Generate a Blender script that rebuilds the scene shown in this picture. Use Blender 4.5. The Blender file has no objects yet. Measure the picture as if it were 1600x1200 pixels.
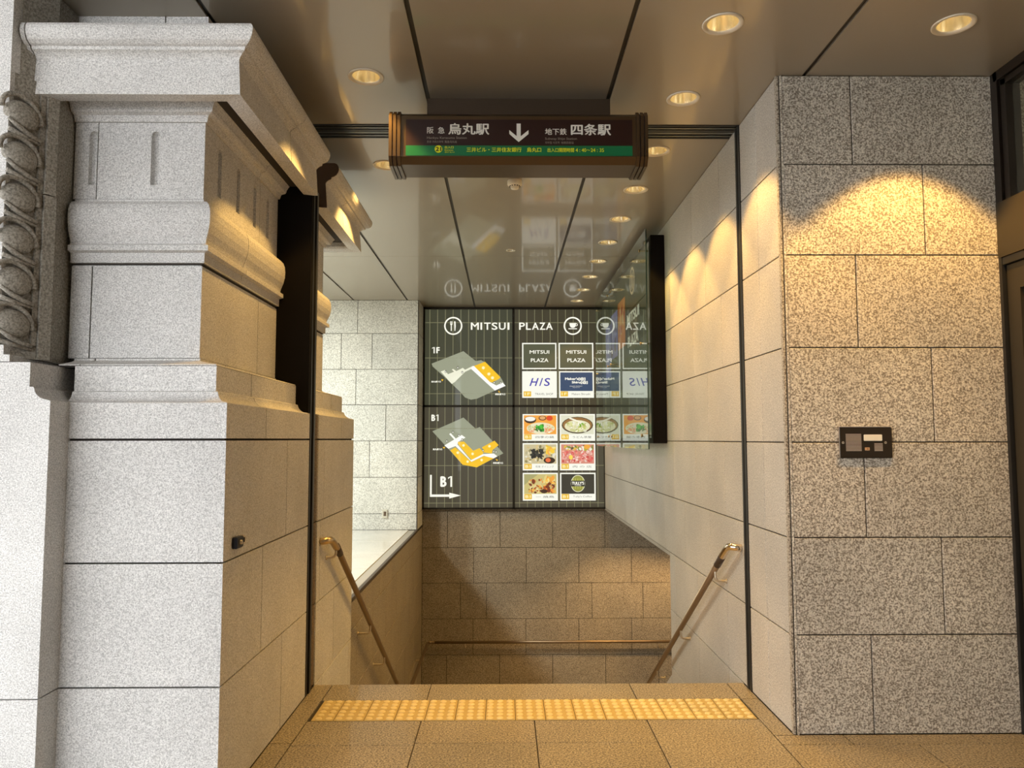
import bpy, bmesh, math, random
from mathutils import Vector, Matrix
random.seed(7)
SC = bpy.context.scene
COL = SC.collection

# ---------------------------------------------------------------- camera
cam_d = bpy.data.cameras.new('camera')
cam = bpy.data.objects.new('camera', cam_d); COL.objects.link(cam)
cam_d.sensor_fit = 'HORIZONTAL'; cam_d.sensor_width = 36.0
cam_d.lens = 1184.63 / 1600 * 36.0
cam_d.clip_start = 0.05
PIT, YAW, ROL = 0.07263, 0.009857, -0.0014775
fwd = Vector((math.sin(YAW)*math.cos(PIT), math.cos(YAW)*math.cos(PIT), math.sin(PIT)))
rgt = Vector((math.cos(YAW), -math.sin(YAW), 0)); upv = rgt.cross(fwd)
r2 = rgt*math.cos(ROL)+upv*math.sin(ROL); u2 = upv*math.cos(ROL)-rgt*math.sin(ROL)
M = Matrix((r2, u2, -fwd)).transposed().to_4x4(); M.translation = Vector((0, 0, 1.45))
cam.matrix_world = M
SC.camera = cam

# ---------------------------------------------------------------- world, lights, exposure
SC.view_settings.view_transform = 'Standard'
SC.view_settings.look = 'None'
SC.view_settings.gamma = 1.0
SC.view_settings.use_curve_mapping = False
SC.view_settings.exposure = 0.0
W = bpy.data.worlds.new('daylight'); SC.world = W; W.use_nodes = True
bg = W.node_tree.nodes['Background']
bg.inputs['Color'].default_value = (0.94, 0.965, 1.0, 1)
bg.inputs['Strength'].default_value = 7.6
CZ = 3.3455            # ceiling height
WARM = (1.0, 0.575, 0.15)
SPOT_W = 102.0

def add_light(name, kind, loc, energy, color, rot=(0, 0, 0), **kw):
    d = bpy.data.lights.new(name, kind); d.energy = energy; d.color = color
    for k, v in kw.items(): setattr(d, k, v)
    o = bpy.data.objects.new(name, d); COL.objects.link(o); o.location = loc; o.rotation_euler = rot
    return o
# lobby ceiling panels; the farther one is unseen, added to brighten the lobby wall
LOBBY = [(-3.6, 4.75, 230.0, (1.0, 0.93, 0.80)), (-3.9, 7.9, 215.0, (0.95, 1.0, 0.93))]
for x, y, e, c in LOBBY:
    add_light('lobby_light', 'AREA', (x, y, CZ-0.03), e, c, shape='RECTANGLE', size=0.4, size_y=0.4)
# lamps in the ceiling of the lower passage
LOWER = [(1.75, 9.95), (2.75, 9.95)]
for x, y in LOWER:
    add_light('lower_passage_light', 'SPOT', (x, y, 0.435), 95.0, (1.0, 0.62, 0.26), spot_size=math.radians(125), spot_blend=0.5, shadow_soft_size=0.04)
# recessed downlights: x, y, power factor
DOWN = [(1.0, 3.332, .85), (2.062, 3.33, 1.6), (-0.725, 3.854, .75), (1.0, 4.097, .85), (-0.817, 5.139, .9)]
DOWN += [(1.0, 4.87+0.776*k, 0.9) for k in range(8)]
for x, y, f in DOWN:
    add_light('downlight_beam', 'SPOT', (x, y, CZ-0.004), SPOT_W*f, WARM, spot_size=math.radians(88), spot_blend=0.22, shadow_soft_size=0.03)

# ---------------------------------------------------------------- materials
def newmat(name):
    m = bpy.data.materials.new(name); m.use_nodes = True
    nt = m.node_tree; return m, nt, nt.nodes['Principled BSDF']
def simple(name, col, rough=0.5, metal=0.0, emit=None, es=0.0, coat=0.0, coat_r=0.05, spec=None):
    m, nt, p = newmat(name)
    p.inputs['Base Color'].default_value = (*col, 1)
    p.inputs['Roughness'].default_value = rough; p.inputs['Metallic'].default_value = metal
    if emit: p.inputs['Emission Color'].default_value = (*emit, 1); p.inputs['Emission Strength'].default_value = es
    p.inputs['Coat Weight'].default_value = coat; p.inputs['Coat Roughness'].default_value = coat_r
    if spec is not None: p.inputs['Specular IOR Level'].default_value = spec
    return m
def granite(name, light, mid, dark, scale=90, rough=0.6, bump=0.15, lo=0.38, hi=0.62, coat=0.0, stain=0.12, stretch=(1, 1, 1)):
    m, nt, p = newmat(name); N = nt.nodes; L = nt.links
    tc = N.new('ShaderNodeTexCoord'); mp = N.new('ShaderNodeMapping'); mp.inputs['Scale'].default_value = stretch
    L.new(tc.outputs['Object'], mp.inputs['Vector'])
    n1 = N.new('ShaderNodeTexNoise'); n1.inputs['Scale'].default_value = scale; n1.inputs['Detail'].default_value = 3; n1.inputs['Roughness'].default_value = 0.6
    n2 = N.new('ShaderNodeTexVoronoi'); n2.inputs['Scale'].default_value = scale*1.6
    n3 = N.new('ShaderNodeTexNoise'); n3.inputs['Scale'].default_value = 2.3; n3.inputs['Detail'].default_value = 5
    for n in (n1, n2, n3): L.new(mp.outputs['Vector'], n.inputs['Vector'])
    r = N.new('ShaderNodeValToRGB'); e = r.color_ramp.elements
    e[0].position = lo; e[0].color = (*dark, 1); e[1].position = hi; e[1].color = (*light, 1)
    k = r.color_ramp.elements.new((lo+hi)/2); k.color = (*mid, 1)
    L.new(n1.outputs['Fac'], r.inputs['Fac'])
    # individual grains
    sp = N.new('ShaderNodeSeparateColor'); L.new(n2.outputs['Color'], sp.inputs['Color'])
    r2 = N.new('ShaderNodeMapRange'); r2.inputs['From Min'].default_value = 0; r2.inputs['From Max'].default_value = 1
    r2.inputs['To Min'].default_value = 0.80; r2.inputs['To Max'].default_value = 1.12
    L.new(sp.outputs[0], r2.inputs['Value'])
    r3 = N.new('ShaderNodeMapRange'); r3.inputs['From Min'].default_value = 0.3; r3.inputs['From Max'].default_value = 0.7
    r3.inputs['To Min'].default_value = 1-stain; r3.inputs['To Max'].default_value = 1+stain*0.5
    L.new(n3.outputs['Fac'], r3.inputs['Value'])
    at = N.new('ShaderNodeAttribute'); at.attribute_name = 'tint'
    m1 = N.new('ShaderNodeMath'); m1.operation = 'MULTIPLY'; L.new(r2.outputs[0], m1.inputs[0]); L.new(r3.outputs[0], m1.inputs[1])
    m2 = N.new('ShaderNodeVectorMath'); m2.operation = 'SCALE'; L.new(r.outputs['Color'], m2.inputs[0]); L.new(m1.outputs[0], m2.inputs['Scale'])
    m3 = N.new('ShaderNodeVectorMath'); m3.operation = 'MULTIPLY'; L.new(m2.outputs[0], m3.inputs[0]); L.new(at.outputs['Color'], m3.inputs[1])
    L.new(m3.outputs[0], p.inputs['Base Color'])
    p.inputs['Roughness'].default_value = rough; p.inputs['Coat Weight'].default_value = coat; p.inputs['Coat Roughness'].default_value = 0.12
    b = N.new('ShaderNodeBump'); b.inputs['Strength'].default_value = bump; b.inputs['Distance'].default_value = 0.004
    L.new(n1.outputs['Fac'], b.inputs['Height']); L.new(b.outputs['Normal'], p.inputs['Normal'])
    return m
G_PILLAR = granite('grey_granite', (.76, .745, .715), (.66, .645, .62), (.44, .43, .41), 185, .75, .22)
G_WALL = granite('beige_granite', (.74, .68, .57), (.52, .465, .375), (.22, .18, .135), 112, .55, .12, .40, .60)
G_SIDE = granite('pale_granite', (.66, .62, .55), (.55, .51, .45), (.40, .37, .32), 140, .5, .1)
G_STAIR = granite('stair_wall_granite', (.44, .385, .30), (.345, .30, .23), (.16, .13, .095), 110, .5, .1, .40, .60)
G_LOBBY = granite('lobby_granite', (.80, .80, .76), (.68, .68, .64), (.45, .45, .42), 80, .5, .1)
G_FLOOR = granite('floor_granite', (.43, .365, .255), (.29, .24, .165), (.11, .09, .06), 115, .5, .1, .41, .60, coat=.25)
G_LFLOOR = granite('lobby_floor_granite', (.75, .75, .71), (.68, .68, .64), (.52, .52, .49), 120, .25, .03, coat=.8)
MORTAR = simple('dark_joint', (.035, .027, .02), .9)
BLACK = simple('black_metal', (.012, .011, .010), .45)
BLACKG = simple('black_groove', (.004, .004, .004), .8)
RAIL_GREY = simple('grey_rail_edge', (.30, .31, .28), .35, .9)
BRONZE = simple('dark_bronze', (.018, .012, .008), .4, .3, coat=.2, coat_r=.15)
BRONZE_L = simple('sign_bronze', (.105, .068, .034), .34, .75, coat=.2, coat_r=.2)
BROWN_CAP = simple('brown_plate', (.085, .05, .028), .7)
BRASS = simple('satin_brass', (.62, .47, .27), .28, 1.0)
TUBE = simple('bronze_tube', (.27, .195, .12), .36, .75)
STEEL = simple('bracket_steel', (.60, .52, .40), .35, .8)
WHITE_PL = simple('cream_plastic', (.78, .72, .58), .45)
TILE_Y = simple('worn_shaded_yellow_tile', (.46, .345, .135), .65)  # wear plus the shade between the domes, both in the colour
TILE_D = simple('yellow_dome_lit', (.66, .53, .25), .55)  # lighter dome colour stands in for light catching the dots
REFL = simple('downlight_reflector', (.95, .85, .62), .22, .85)
RING = simple('downlight_ring', (.70, .63, .50), .45)
BULB = simple('lit_lamp', (1, .9, .7), .5, emit=(1.0, .80, .45), es=11)
GLASS_DK = simple('dark_window_glass', (.40, .38, .29), .03, .9)

def ceilmat():
    m, nt, p = newmat('ceiling_metal'); N = nt.nodes; L = nt.links
    p.inputs['Base Color'].default_value = (.36, .31, .235, 1)
    p.inputs['Metallic'].default_value = .25; p.inputs['Roughness'].default_value = .38
    p.inputs['Coat Weight'].default_value = .6; p.inputs['Coat Roughness'].default_value = .065; p.inputs['Coat IOR'].default_value = 1.5
    return m
CEIL = ceilmat()
def glassmat():
    m, nt, p = newmat('clear_glass_sheet')
    N = nt.nodes; L = nt.links; N.remove(p)
    t = N.new('ShaderNodeBsdfTransparent'); t.inputs['Color'].default_value = (.80, .86, .80, 1)
    g = N.new('ShaderNodeBsdfGlossy'); g.inputs['Roughness'].default_value = 0.0; g.inputs['Color'].default_value = (.93, .97, .93, 1)
    f = N.new('ShaderNodeFresnel'); f.inputs['IOR'].default_value = 1.75
    gm = N.new('ShaderNodeNewGeometry'); iv = N.new('ShaderNodeMath'); iv.operation = 'SUBTRACT'; iv.inputs[0].default_value = 1.0; L.new(gm.outputs['Backfacing'], iv.inputs[1])
    mu = N.new('ShaderNodeMath'); mu.operation = 'MULTIPLY'; L.new(f.outputs[0], mu.inputs[0]); L.new(iv.outputs[0], mu.inputs[1])
    mx = N.new('ShaderNodeMixShader'); L.new(mu.outputs[0], mx.inputs[0]); L.new(t.outputs[0], mx.inputs[1]); L.new(g.outputs[0], mx.inputs[2])
    L.new(mx.outputs[0], N['Material Output'].inputs['Surface'])
    return m
GLASS = glassmat()
def printmat(name, backlit, coat=.6):
    """printed film whose ink colour is the 'ink' attribute; backlit = it is lit from behind"""
    m, nt, p = newmat(name); N = nt.nodes; L = nt.links
    a = N.new('ShaderNodeAttribute'); a.attribute_name = 'ink'
    if backlit:
        p.inputs['Base Color'].default_value = (.02, .02, .02, 1)
        L.new(a.outputs['Color'], p.inputs['Emission Color']); p.inputs['Emission Strength'].default_value = backlit
    else:
        L.new(a.outputs['Color'], p.inputs['Base Color'])
    p.inputs['Roughness'].default_value = .35; p.inputs['Coat Weight'].default_value = coat; p.inputs['Coat Roughness'].default_value = .03
    return m
INK = printmat('printed_ink', 0, 0)
INK_LIT = printmat('backlit_print', 1.0, .25)
INK_DIM = printmat('dim_backlit_print', .8)

# ---------------------------------------------------------------- mesh collector
class MB:
    def __init__(s): s.v = []; s.f = []; s.m = []; s.c = []; s.sm = []
    def face(s, pts, mi=0, c=(1, 1, 1), smooth=False):
        b = len(s.v); s.v += [tuple(p) for p in pts]; s.f.append(tuple(range(b, b+len(pts)))); s.m.append(mi); s.c.append(c); s.sm.append(smooth)
    def mesh(s, vs, fs, mi=0, c=(1, 1, 1), smooth=False):
        b = len(s.v); s.v += [tuple(p) for p in vs]
        for f in fs: s.f.append(tuple(b+i for i in f)); s.m.append(mi); s.c.append(c); s.sm.append(smooth)
    def box(s, x0, x1, y0, y1, z0, z1, mi=0, c=(1, 1, 1)):
        v = [(x, y, z) for z in (z0, z1) for y in (y0, y1) for x in (x0, x1)]
        s.mesh(v, [(0, 2, 3, 1), (4, 5, 7, 6), (0, 1, 5, 4), (2, 6, 7, 3), (0, 4, 6, 2), (1, 3, 7, 5)], mi, c)
    def bbox(s, x0, x1, y0, y1, z0, z1, b=.004, mi=0, c=(1, 1, 1)):
        bm = bmesh.new(); bmesh.ops.create_cube(bm, size=1)
        for v in bm.verts: v.co = ((x0+x1)/2+v.co.x*(x1-x0), (y0+y1)/2+v.co.y*(y1-y0), (z0+z1)/2+v.co.z*(z1-z0))
        bmesh.ops.bevel(bm, geom=bm.edges[:], offset=b, segments=2, affect='EDGES')
        s.bm(bm, mi, c)
    def bm(s, bm, mi=0, c=(1, 1, 1), smooth=False):
        bm.verts.index_update()
        s.mesh([tuple(v.co) for v in bm.verts], [[v.index for v in f.verts] for f in bm.faces], mi, c, smooth); bm.free()
    def tube(s, pts, r, seg=12, mi=0, c=(1, 1, 1), caps=True):
        pts = [Vector(p) for p in pts]; n = len(pts)
        rs = r if isinstance(r, (list, tuple)) else [r]*n
        vs = []; fs = []; prev = None
        for i, p in enumerate(pts):
            d = (pts[min(i+1, n-1)]-pts[max(i-1, 0)]).normalized()
            if prev is None:
                a = Vector((0, 0, 1)) if abs(d.z) < .9 else Vector((1, 0, 0)); u = d.cross(a).normalized()
            else: u = (prev-d*prev.dot(d)).normalized()
            prev = u; w = d.cross(u)
            for k in range(seg):
                t = 2*math.pi*k/seg; vs.append(p+(u*math.cos(t)+w*math.sin(t))*rs[i])
        for i in range(n-1):
            for k in range(seg):
                k2 = (k+1) % seg; fs.append((i*seg+k, i*seg+k2, (i+1)*seg+k2, (i+1)*seg+k))
        s.mesh(vs, fs, mi, c, True)
        if caps:
            s.face([vs[k] for k in range(seg)][::-1], mi, c); s.face([vs[(n-1)*seg+k] for k in range(seg)], mi, c)
    def lathe(s, cx, cy, prof, seg=32, mi=0, c=(1, 1, 1)):
        """prof: (radius, z) list turned about the vertical axis through cx, cy"""
        vs = []; fs = []
        for r, z in prof:
            for k in range(seg):
                t = 2*math.pi*k/seg; vs.append((cx+r*math.cos(t), cy+r*math.sin(t), z))
        for i in range(len(prof)-1):
            for k in range(seg):
                k2 = (k+1) % seg; fs.append((i*seg+k, i*seg+k2, (i+1)*seg+k2, (i+1)*seg+k))
        s.mesh(vs, fs, mi, c, True)
    def ellipsoid(s, ctr, ax, seg=20, rings=12, mi=0, c=(1, 1, 1)):
        """ax: three half-axis vectors"""
        ctr = Vector(ctr); a, b, d = [Vector(q) for q in ax]; vs = []; fs = []
        for i in range(rings+1):
            ph = math.pi*i/rings
            for k in range(seg):
                t = 2*math.pi*k/seg
                vs.append(ctr+a*math.sin(ph)*math.cos(t)+b*math.sin(ph)*math.sin(t)+d*math.cos(ph))
        for i in range(rings):
            for k in range(seg):
                k2 = (k+1) % seg; fs.append((i*seg+k, i*seg+k2, (i+1)*seg+k2, (i+1)*seg+k))
        s.mesh(vs, fs, mi, c, True)
    def prism(s, poly, fn, d0, d1, mi=0, c=(1, 1, 1)):
        """poly 2D -> fn(a, b, depth)"""
        n = len(poly); A = [fn(a, b, d0) for a, b in poly]; B_ = [fn(a, b, d1) for a, b in poly]
        s.mesh(A+B_, [tuple(range(n)), tuple(range(2*n-1, n-1, -1))]+[(i, (i+1) % n, n+(i+1) % n, n+i) for i in range(n)], mi, c)
    def build(s, name, mats, parent=None, recalc=True, attr='tint', weld=True):
        me = bpy.data.meshes.new(name)
        me.from_pydata([tuple(v) for v in s.v], [], s.f)
        if not isinstance(mats, (list, tuple)): mats = [mats]
        for m in mats: me.materials.append(m)
        me.polygons.foreach_set('material_index', s.m)
        me.polygons.foreach_set('use_smooth', s.sm)
        ca = me.color_attributes.new(attr, 'FLOAT_COLOR', 'CORNER')
        dat = []
        for p, c in zip(me.polygons, s.c): dat += list((*c, 1.0))*p.loop_total
        ca.data.foreach_set('color', dat)
        if recalc:
            bm = bmesh.new(); bm.from_mesh(me)
            if weld: bmesh.ops.remove_doubles(bm, verts=bm.verts, dist=1e-6)
            bmesh.ops.recalc_face_normals(bm, faces=bm.faces); bm.to_mesh(me); bm.free()
        me.update()
        o = bpy.data.objects.new(name, me); COL.objects.link(o)
        if parent: o.parent = parent; o.matrix_parent_inverse = Matrix.Translation(-Vector(parent.location))
        return o
def thing(name, label, cat, loc, group=None):
    o = bpy.data.objects.new(name, None); COL.objects.link(o); o.location = loc; o.empty_display_size = .1
    o['label'] = label; o['category'] = cat
    if group: o['group'] = group
    return o
def tag(o, label, cat, group=None):
    o['label'] = label; o['category'] = cat
    if group: o['group'] = group
    return o
def struct(o): o['kind'] = 'structure'; return o
def copy_thing(src, dx):
    r = src.copy(); COL.objects.link(r); r.location = Vector(src.location)+Vector(dx)
    for ch in src.children:
        c = ch.copy(); COL.objects.link(c); c.parent = r; c.matrix_parent_inverse = ch.matrix_parent_inverse.copy()
        for g in ch.children:
            d = g.copy(); COL.objects.link(d); d.parent = c; d.matrix_parent_inverse = g.matrix_parent_inverse.copy()
    return r

# blocks of stone laid on a plane: origin o, axes u, v, outward normal n
def blocks(mb, o, u, v, n, rects, gap=.0062, bev=.002, depth=.012, var=.05):
    o, u, v, n = Vector(o), Vector(u), Vector(v), Vector(n)
    for (a0, a1, b0, b1) in rects:
        g = gap/2; t = 1+random.uniform(-var, var*.6); w = random.uniform(-.012, .012); c = (t+w, t, t-w)
        P = lambda a, b, h: o+u*a+v*b+n*h
        q = lambda e, h: [P(a0+e, b0+e, h), P(a1-e, b0+e, h), P(a1-e, b1-e, h), P(a0+e, b1-e, h)]
        f0 = q(g+bev, 0); f1 = q(g, -bev); f2 = q(g, -depth)
        mb.mesh(f0+f1+f2, [(0, 1, 2, 3)]+[(i, (i+1) % 4, 4+(i+1) % 4, 4+i) for i in range(4)]+[(4+i, 4+(i+1) % 4, 8+(i+1) % 4, 8+i) for i in range(4)], 0, c)
def rows(z_list, a0, a1, joints):
    """joints[i]: list of joints in row i"""
    out = []
    for i in range(len(z_list)-1):
        js = [a0]+[j for j in joints[i] if a0+.03 < j < a1-.03]+[a1]
        for k in range(len(js)-1): out.append((js[k], js[k+1], z_list[i], z_list[i+1]))
    return out
def seq(start, step, lo, hi):
    k = math.ceil((lo-start)/step); out = []
    while start+k*step < hi: out.append(start+k*step); k += 1
    return out
COURSE = [0, .479, .956, 1.432, 1.913, 2.392, 2.870, CZ]

# ================================================================= SETTING
# entrance floor
XL, YL = -1.128, 3.09           # pillar dado corner
XR, YR = 1.4217, 3.824          # right wall corner
YS = 4.623                      # stair edge
mb = MB(); R = []
for (a, b) in ((-1.02, -.436), (-.436, .739), (.739, 1.32)): R.append((a, b, 4.345, YS))
for (a, b) in ((-1.128, -1.02), (1.32, XR)):
    ys = [3.75, 4.345, YS] if a < 0 else [3.81, 4.345, YS]
    for k in range(len(ys)-1): R.append((a, b, ys[k], ys[k+1]))
for (a, b) in ((-1.02, -.432), (-.432, .153), (.153, .735)): R.append((a, b, 3.745 if a > -1 else 3.724, 4.035))
R.append((.735, 1.32, 3.44, 4.035))
for (a, b, y1) in ((-1.128, -1.02, 3.75), (-1.02, -.432, 3.724), (-.432, .153, 3.745), (.153, .735, 3.745), (.735, 1.32, 3.44)):
    ys = [y1, 2.55, 1.35, .15]
    for k in range(3): R.append((a, b, ys[k+1], ys[k]))
R += [(1.32, 1.66, 3.705, 3.824), (1.66, 2.288, 3.705, 3.824), (2.288, 2.55, 3.705, 3.824)]
R += [(1.32, 1.967, 3.1, 3.705), (1.967, 2.60, 3.44, 3.705), (1.967, 2.60, 2.5, 3.44), (1.32, 1.967, 2.5, 3.1), (1.32, 2.6, 1.3, 2.5), (1.32, 2.6, .15, 1.3)]
for i in range(9):
    x0 = -8.0+i*.76
    for k in range(3): R.append((x0, min(x0+.76, -1.128), .15+k*1.0, 1.15+k*1.0))
blocks(mb, (0, 0, 0), (1, 0, 0), (0, 1, 0), (0, 0, 1), R, gap=.005, bev=.0015, depth=.02)
mb.box(-8, 2.7, .15, YS-.002, -.2, -.008, 1); mb.box(-1.0, 1.31, 4.03, 4.35, -.05, -.001, 1)
struct(mb.build('floor', [G_FLOOR, MORTAR]))
# paving outside, behind the camera
mb = MB(); mb.box(-14, 9, -14, .148, -.2, -.005, 0)
struct(mb.build('floor', [simple('outside_paving', (.26, .25, .24), .8)]))

# right wall beside the stairs
mb = MB(); J = []
for i in range(7):
    J.append(seq(4.91, .743, YR, 10.86) if i % 2 == 0 else [4.168]+seq(5.28, .743, 5.2, 10.86))
full = rows(COURSE[1:], YR+.012, 10.857, J[1:])
full += rows(COURSE[:2], YR+.012, 6.598, J[:1])
zl = [.456-.479*k for k in range(0, 7)]; zl = [0]+[-.479*k for k in range(1, 6)]
for i in range(len(zl)-1):
    full += rows([zl[i+1], zl[i]], YS+.003, 6.598, [J[i % 2]])
blocks(mb, (XR, 0, 0), (0, 1, 0), (0, 0, 1), (-1, 0, 0), full)
mb.box(XR+.008, XR+.2, YR+.01, 10.95, .449, CZ, 1)
mb.box(XR+.008, XR+.2, YR+.01, 6.598, -2.4, .449, 1)
mb.face([(XR, 6.6, -2.4), (XR+.2, 6.6, -2.4), (XR+.2, 6.6, .449), (XR, 6.6, .449)], 0)
mb.box(XR, XR+.2, 6.599, 10.857, .4485, .4785, 0, (.75, .75, .75))
# low sloping parapet that carries the rail past the opening
mb.prism([(6.6, -2.4), (8.0, -2.4), (8.0, -1.42), (6.6, -.55)], lambda a, b, d: (d, a, b), XR, XR+.2, 0)
struct(mb.build('wall_right', [G_SIDE, MORTAR]))

# entrance wall facing the street
mb = MB(); X0 = XR+.026
jj = [[1.818], [2.189], [1.814], [2.177], [1.805], [2.170], [1.808]]
blocks(mb, (0, YR, 0), (1, 0, 0), (0, 0, 1), (0, -1, 0), rows(COURSE, X0, 2.56, jj))
mb.box(X0+.002, 2.7, YR+.008, YR+.2, 0, CZ, 1)
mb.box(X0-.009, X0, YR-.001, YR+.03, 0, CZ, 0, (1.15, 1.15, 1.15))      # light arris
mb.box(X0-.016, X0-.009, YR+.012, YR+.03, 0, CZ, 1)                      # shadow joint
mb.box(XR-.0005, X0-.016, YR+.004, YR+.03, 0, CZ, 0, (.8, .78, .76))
struct(mb.build('wall_entrance', [G_WALL, MORTAR]))

# back wall below the sign board
mb = MB()
zb = [-2.3, -2.04, -1.559, -1.065, -.571, -.079, .4335]
js = [seq(-.438, .743, -1.1, 4), seq(-.815, .743, -1.1, 4), seq(-.445, .743, -1.1, 4), [-.622, -.257, .864, 1.229, 1.95, 2.7, 3.4], seq(-.438, .743, -1.1, 4), seq(-.808, .743, -1.1, 4)]
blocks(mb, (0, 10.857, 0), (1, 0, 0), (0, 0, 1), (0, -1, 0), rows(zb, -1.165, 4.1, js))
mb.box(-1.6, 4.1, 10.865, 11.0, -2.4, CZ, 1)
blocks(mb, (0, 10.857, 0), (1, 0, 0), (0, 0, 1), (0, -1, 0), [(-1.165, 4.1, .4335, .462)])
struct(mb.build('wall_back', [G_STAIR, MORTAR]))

# lobby wall, seen over the low side wall
mb = MB()
lz = [.243, .456, .940, 1.429, 1.916, 2.398, 2.888, CZ]
def lj(o): return seq(o, .743, -6, -1.2)
def yw(px): return -1.189-(652-px)*.00871
LJ = [[yw(554)], [yw(554)-.02], [yw(580), yw(580)-.74], [yw(604.5), yw(604.5)-.75], [yw(557.5)], [yw(582), yw(534)], [yw(559)]]
LJ = [a+seq(min(a)-.743, -.743, -6, min(a)) if False else sorted(set([round(q, 3) for q in a]+[round(min(a)-.743*k, 3) for k in range(1, 6)])) for a in LJ]
blocks(mb, (0, 10.257, 0), (1, 0, 0), (0, 0, 1), (0, -1, 0), rows(lz, -6.2, -1.176, LJ))
mb.box(-6.2, -1.18, 10.265, 10.95, .2, CZ, 1)
blocks(mb, (-1.165, 0, 0), (0, 1, 0), (0, 0, 1), (1, 0, 0), rows(lz, 10.262, 10.86, [[]]*7))
mb.box(-1.18, -1.169, 10.2575, 10.95, .2, CZ, 1)
struct(mb.build('wall_lobby', [G_LOBBY, MORTAR]))

# stair side wall on the left, below the lobby floor
mb = MB()
zs = [-2.4, -1.916, -1.437, -.958, -.479, 0.0, .213]
js = [seq(6.1+.37*(i % 2), .743, 5.75, 10.86) for i in range(6)]
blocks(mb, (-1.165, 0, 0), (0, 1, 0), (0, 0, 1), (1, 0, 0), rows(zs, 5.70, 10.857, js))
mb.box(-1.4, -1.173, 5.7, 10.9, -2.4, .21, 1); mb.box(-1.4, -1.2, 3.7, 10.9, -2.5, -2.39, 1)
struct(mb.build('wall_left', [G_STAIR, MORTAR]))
mb = MB(); mb.bbox(-1.195, -1.160, 5.70, 10.256, .213, .2445, .003)
struct(mb.build('trim_1', simple('curb_edge', (.05, .038, .026), .55)))
# stone below the pillar, beside the stairs
mb = MB()
zs = [-2.4, -1.916, -1.437, -.958, -.479, -.002]
js = [seq(4.8+.37*(i % 2), .8, 4.7, 5.69) for i in range(5)]
blocks(mb, (XL, 0, 0), (0, 1, 0), (0, 0, 1), (1, 0, 0), rows(zs, YS+.002, 5.69, js))
mb.box(-1.4, XL-.008, YS, 5.688, -2.4, -.002, 1)
struct(mb.build('wall_left', [G_PILLAR, MORTAR]))

# lobby floor
mb = MB()
R = [(-6.2+i*.984, -6.2+(i+1)*.984, 3.7+k*.9, min(3.7+(k+1)*.9, 10.257)) for i in range(5) for k in range(8)]
R = [(a, min(b, -1.197), c, d) for a, b, c, d in R]
blocks(mb, (0, 0, .243), (1, 0, 0), (0, 1, 0), (0, 0, 1), R, gap=.004, bev=.001, var=.02)
mb.box(-6.2, -1.2, 3.7, 10.257, .0, .236, 1)
struct(mb.build('floor_lobby', [G_LFLOOR, simple('light_joint', (.3, .3, .28), .8)]))
# lobby far side and street side enclosure
mb = MB(); mb.box(-6.4, -6.2, 3.4, 10.9, 0, CZ); mb.box(-6.4, -2.3, 3.45, 3.7, 0, CZ)
struct(mb.build('wall_lobby', [G_LOBBY]))
# street front to the left, beyond the pier, out of the frame
mb = MB(); mb.box(-8.0, -3.6, 2.96, 3.44, 0, CZ)
struct(mb.build('wall_unseen', [G_PILLAR]))

# stairs
mb = MB(); n = 14; rise = 2.2/n; tr = .272
for i in range(n):
    y = YS+i*tr; z = -rise*(i+1)
    if i < n-1: mb.bbox(-1.16, XR, y, y+tr+.015, z-.05, z, .004)
    mb.box(-1.16, XR, y+.002, y+.03, z-.1 if i < n-1 else z, z+rise-.052, 1)
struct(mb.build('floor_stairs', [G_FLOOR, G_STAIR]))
mb = MB()
blocks(mb, (0, 0, -2.2), (1, 0, 0), (0, 1, 0), (0, 0, 1), [(-1.165+i*.6, -1.165+(i+1)*.6, 8.15+k*.676, 8.15+(k+1)*.676) for i in range(8) for k in range(4)])
blocks(mb, (0, 0, -2.2), (1, 0, 0), (0, 1, 0), (0, 0, 1), [(XR+.2, 4.0, 6.6, 8.15)])
mb.box(-1.165, 4.1, 6.6, 10.86, -2.35, -2.208, 1)
struct(mb.build('floor_landing', [G_FLOOR, MORTAR]))
# lower passage: ceiling, far wall, near wall
mb = MB(); mb.box(XR+.201, 4.1, 6.4, 10.857, .46, .56); struct(mb.build('ceiling_passage', [simple('painted_soffit', (.5, .46, .4), .7)]))
mb = MB(); mb.box(4.0, 4.1, 6.4, 10.857, -2.35, .46); mb.box(XR+.2, 4.0, 6.4, 6.598, -2.35, .46); struct(mb.build('wall_passage', [G_STAIR]))

# ceiling panels
mb = MB(); HR = .093
def hole_cell(cx, cy, h, r, seg=40):
    vs = []; fs = []
    for k in range(seg):
        t = 2*math.pi*(k+.5)/seg; c, s = math.cos(t), math.sin(t); m = max(abs(c), abs(s))
        vs.append((cx+h*c/m, cy+h*s/m, CZ)); vs.append((cx+r*c, cy+r*s, CZ)); vs.append((cx+r*c, cy+r*s, CZ+.006))
    for k in range(seg):
        a = 3*k; b = 3*((k+1) % seg); fs += [(a, b, b+1, a+1), (a+1, b+1, b+2, a+2)]
    mb.mesh(vs, fs)
    for sx, sy in ((1, 1), (1, -1), (-1, -1), (-1, 1)):       # fill the four corners of the cell
        pts = sorted([v for v in vs[0::3] if (v[0]-cx)*sx > h*.6 and (v[1]-cy)*sy > h*.6], key=lambda q: math.atan2(q[1]-cy, q[0]-cx))
        cor = (cx+h*sx, cy+h*sy, CZ)
        for k in range(len(pts)-1): 
            if (Vector(pts[k])-Vector(cor)).length > 1e-4 and (Vector(pts[k+1])-Vector(cor)).length > 1e-4 and abs((pts[k][0]-cor[0])*(pts[k+1][1]-cor[1])-(pts[k][1]-cor[1])*(pts[k+1][0]-cor[0])) > 1e-7:
                mb.face([pts[k], pts[k+1], cor])
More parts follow.
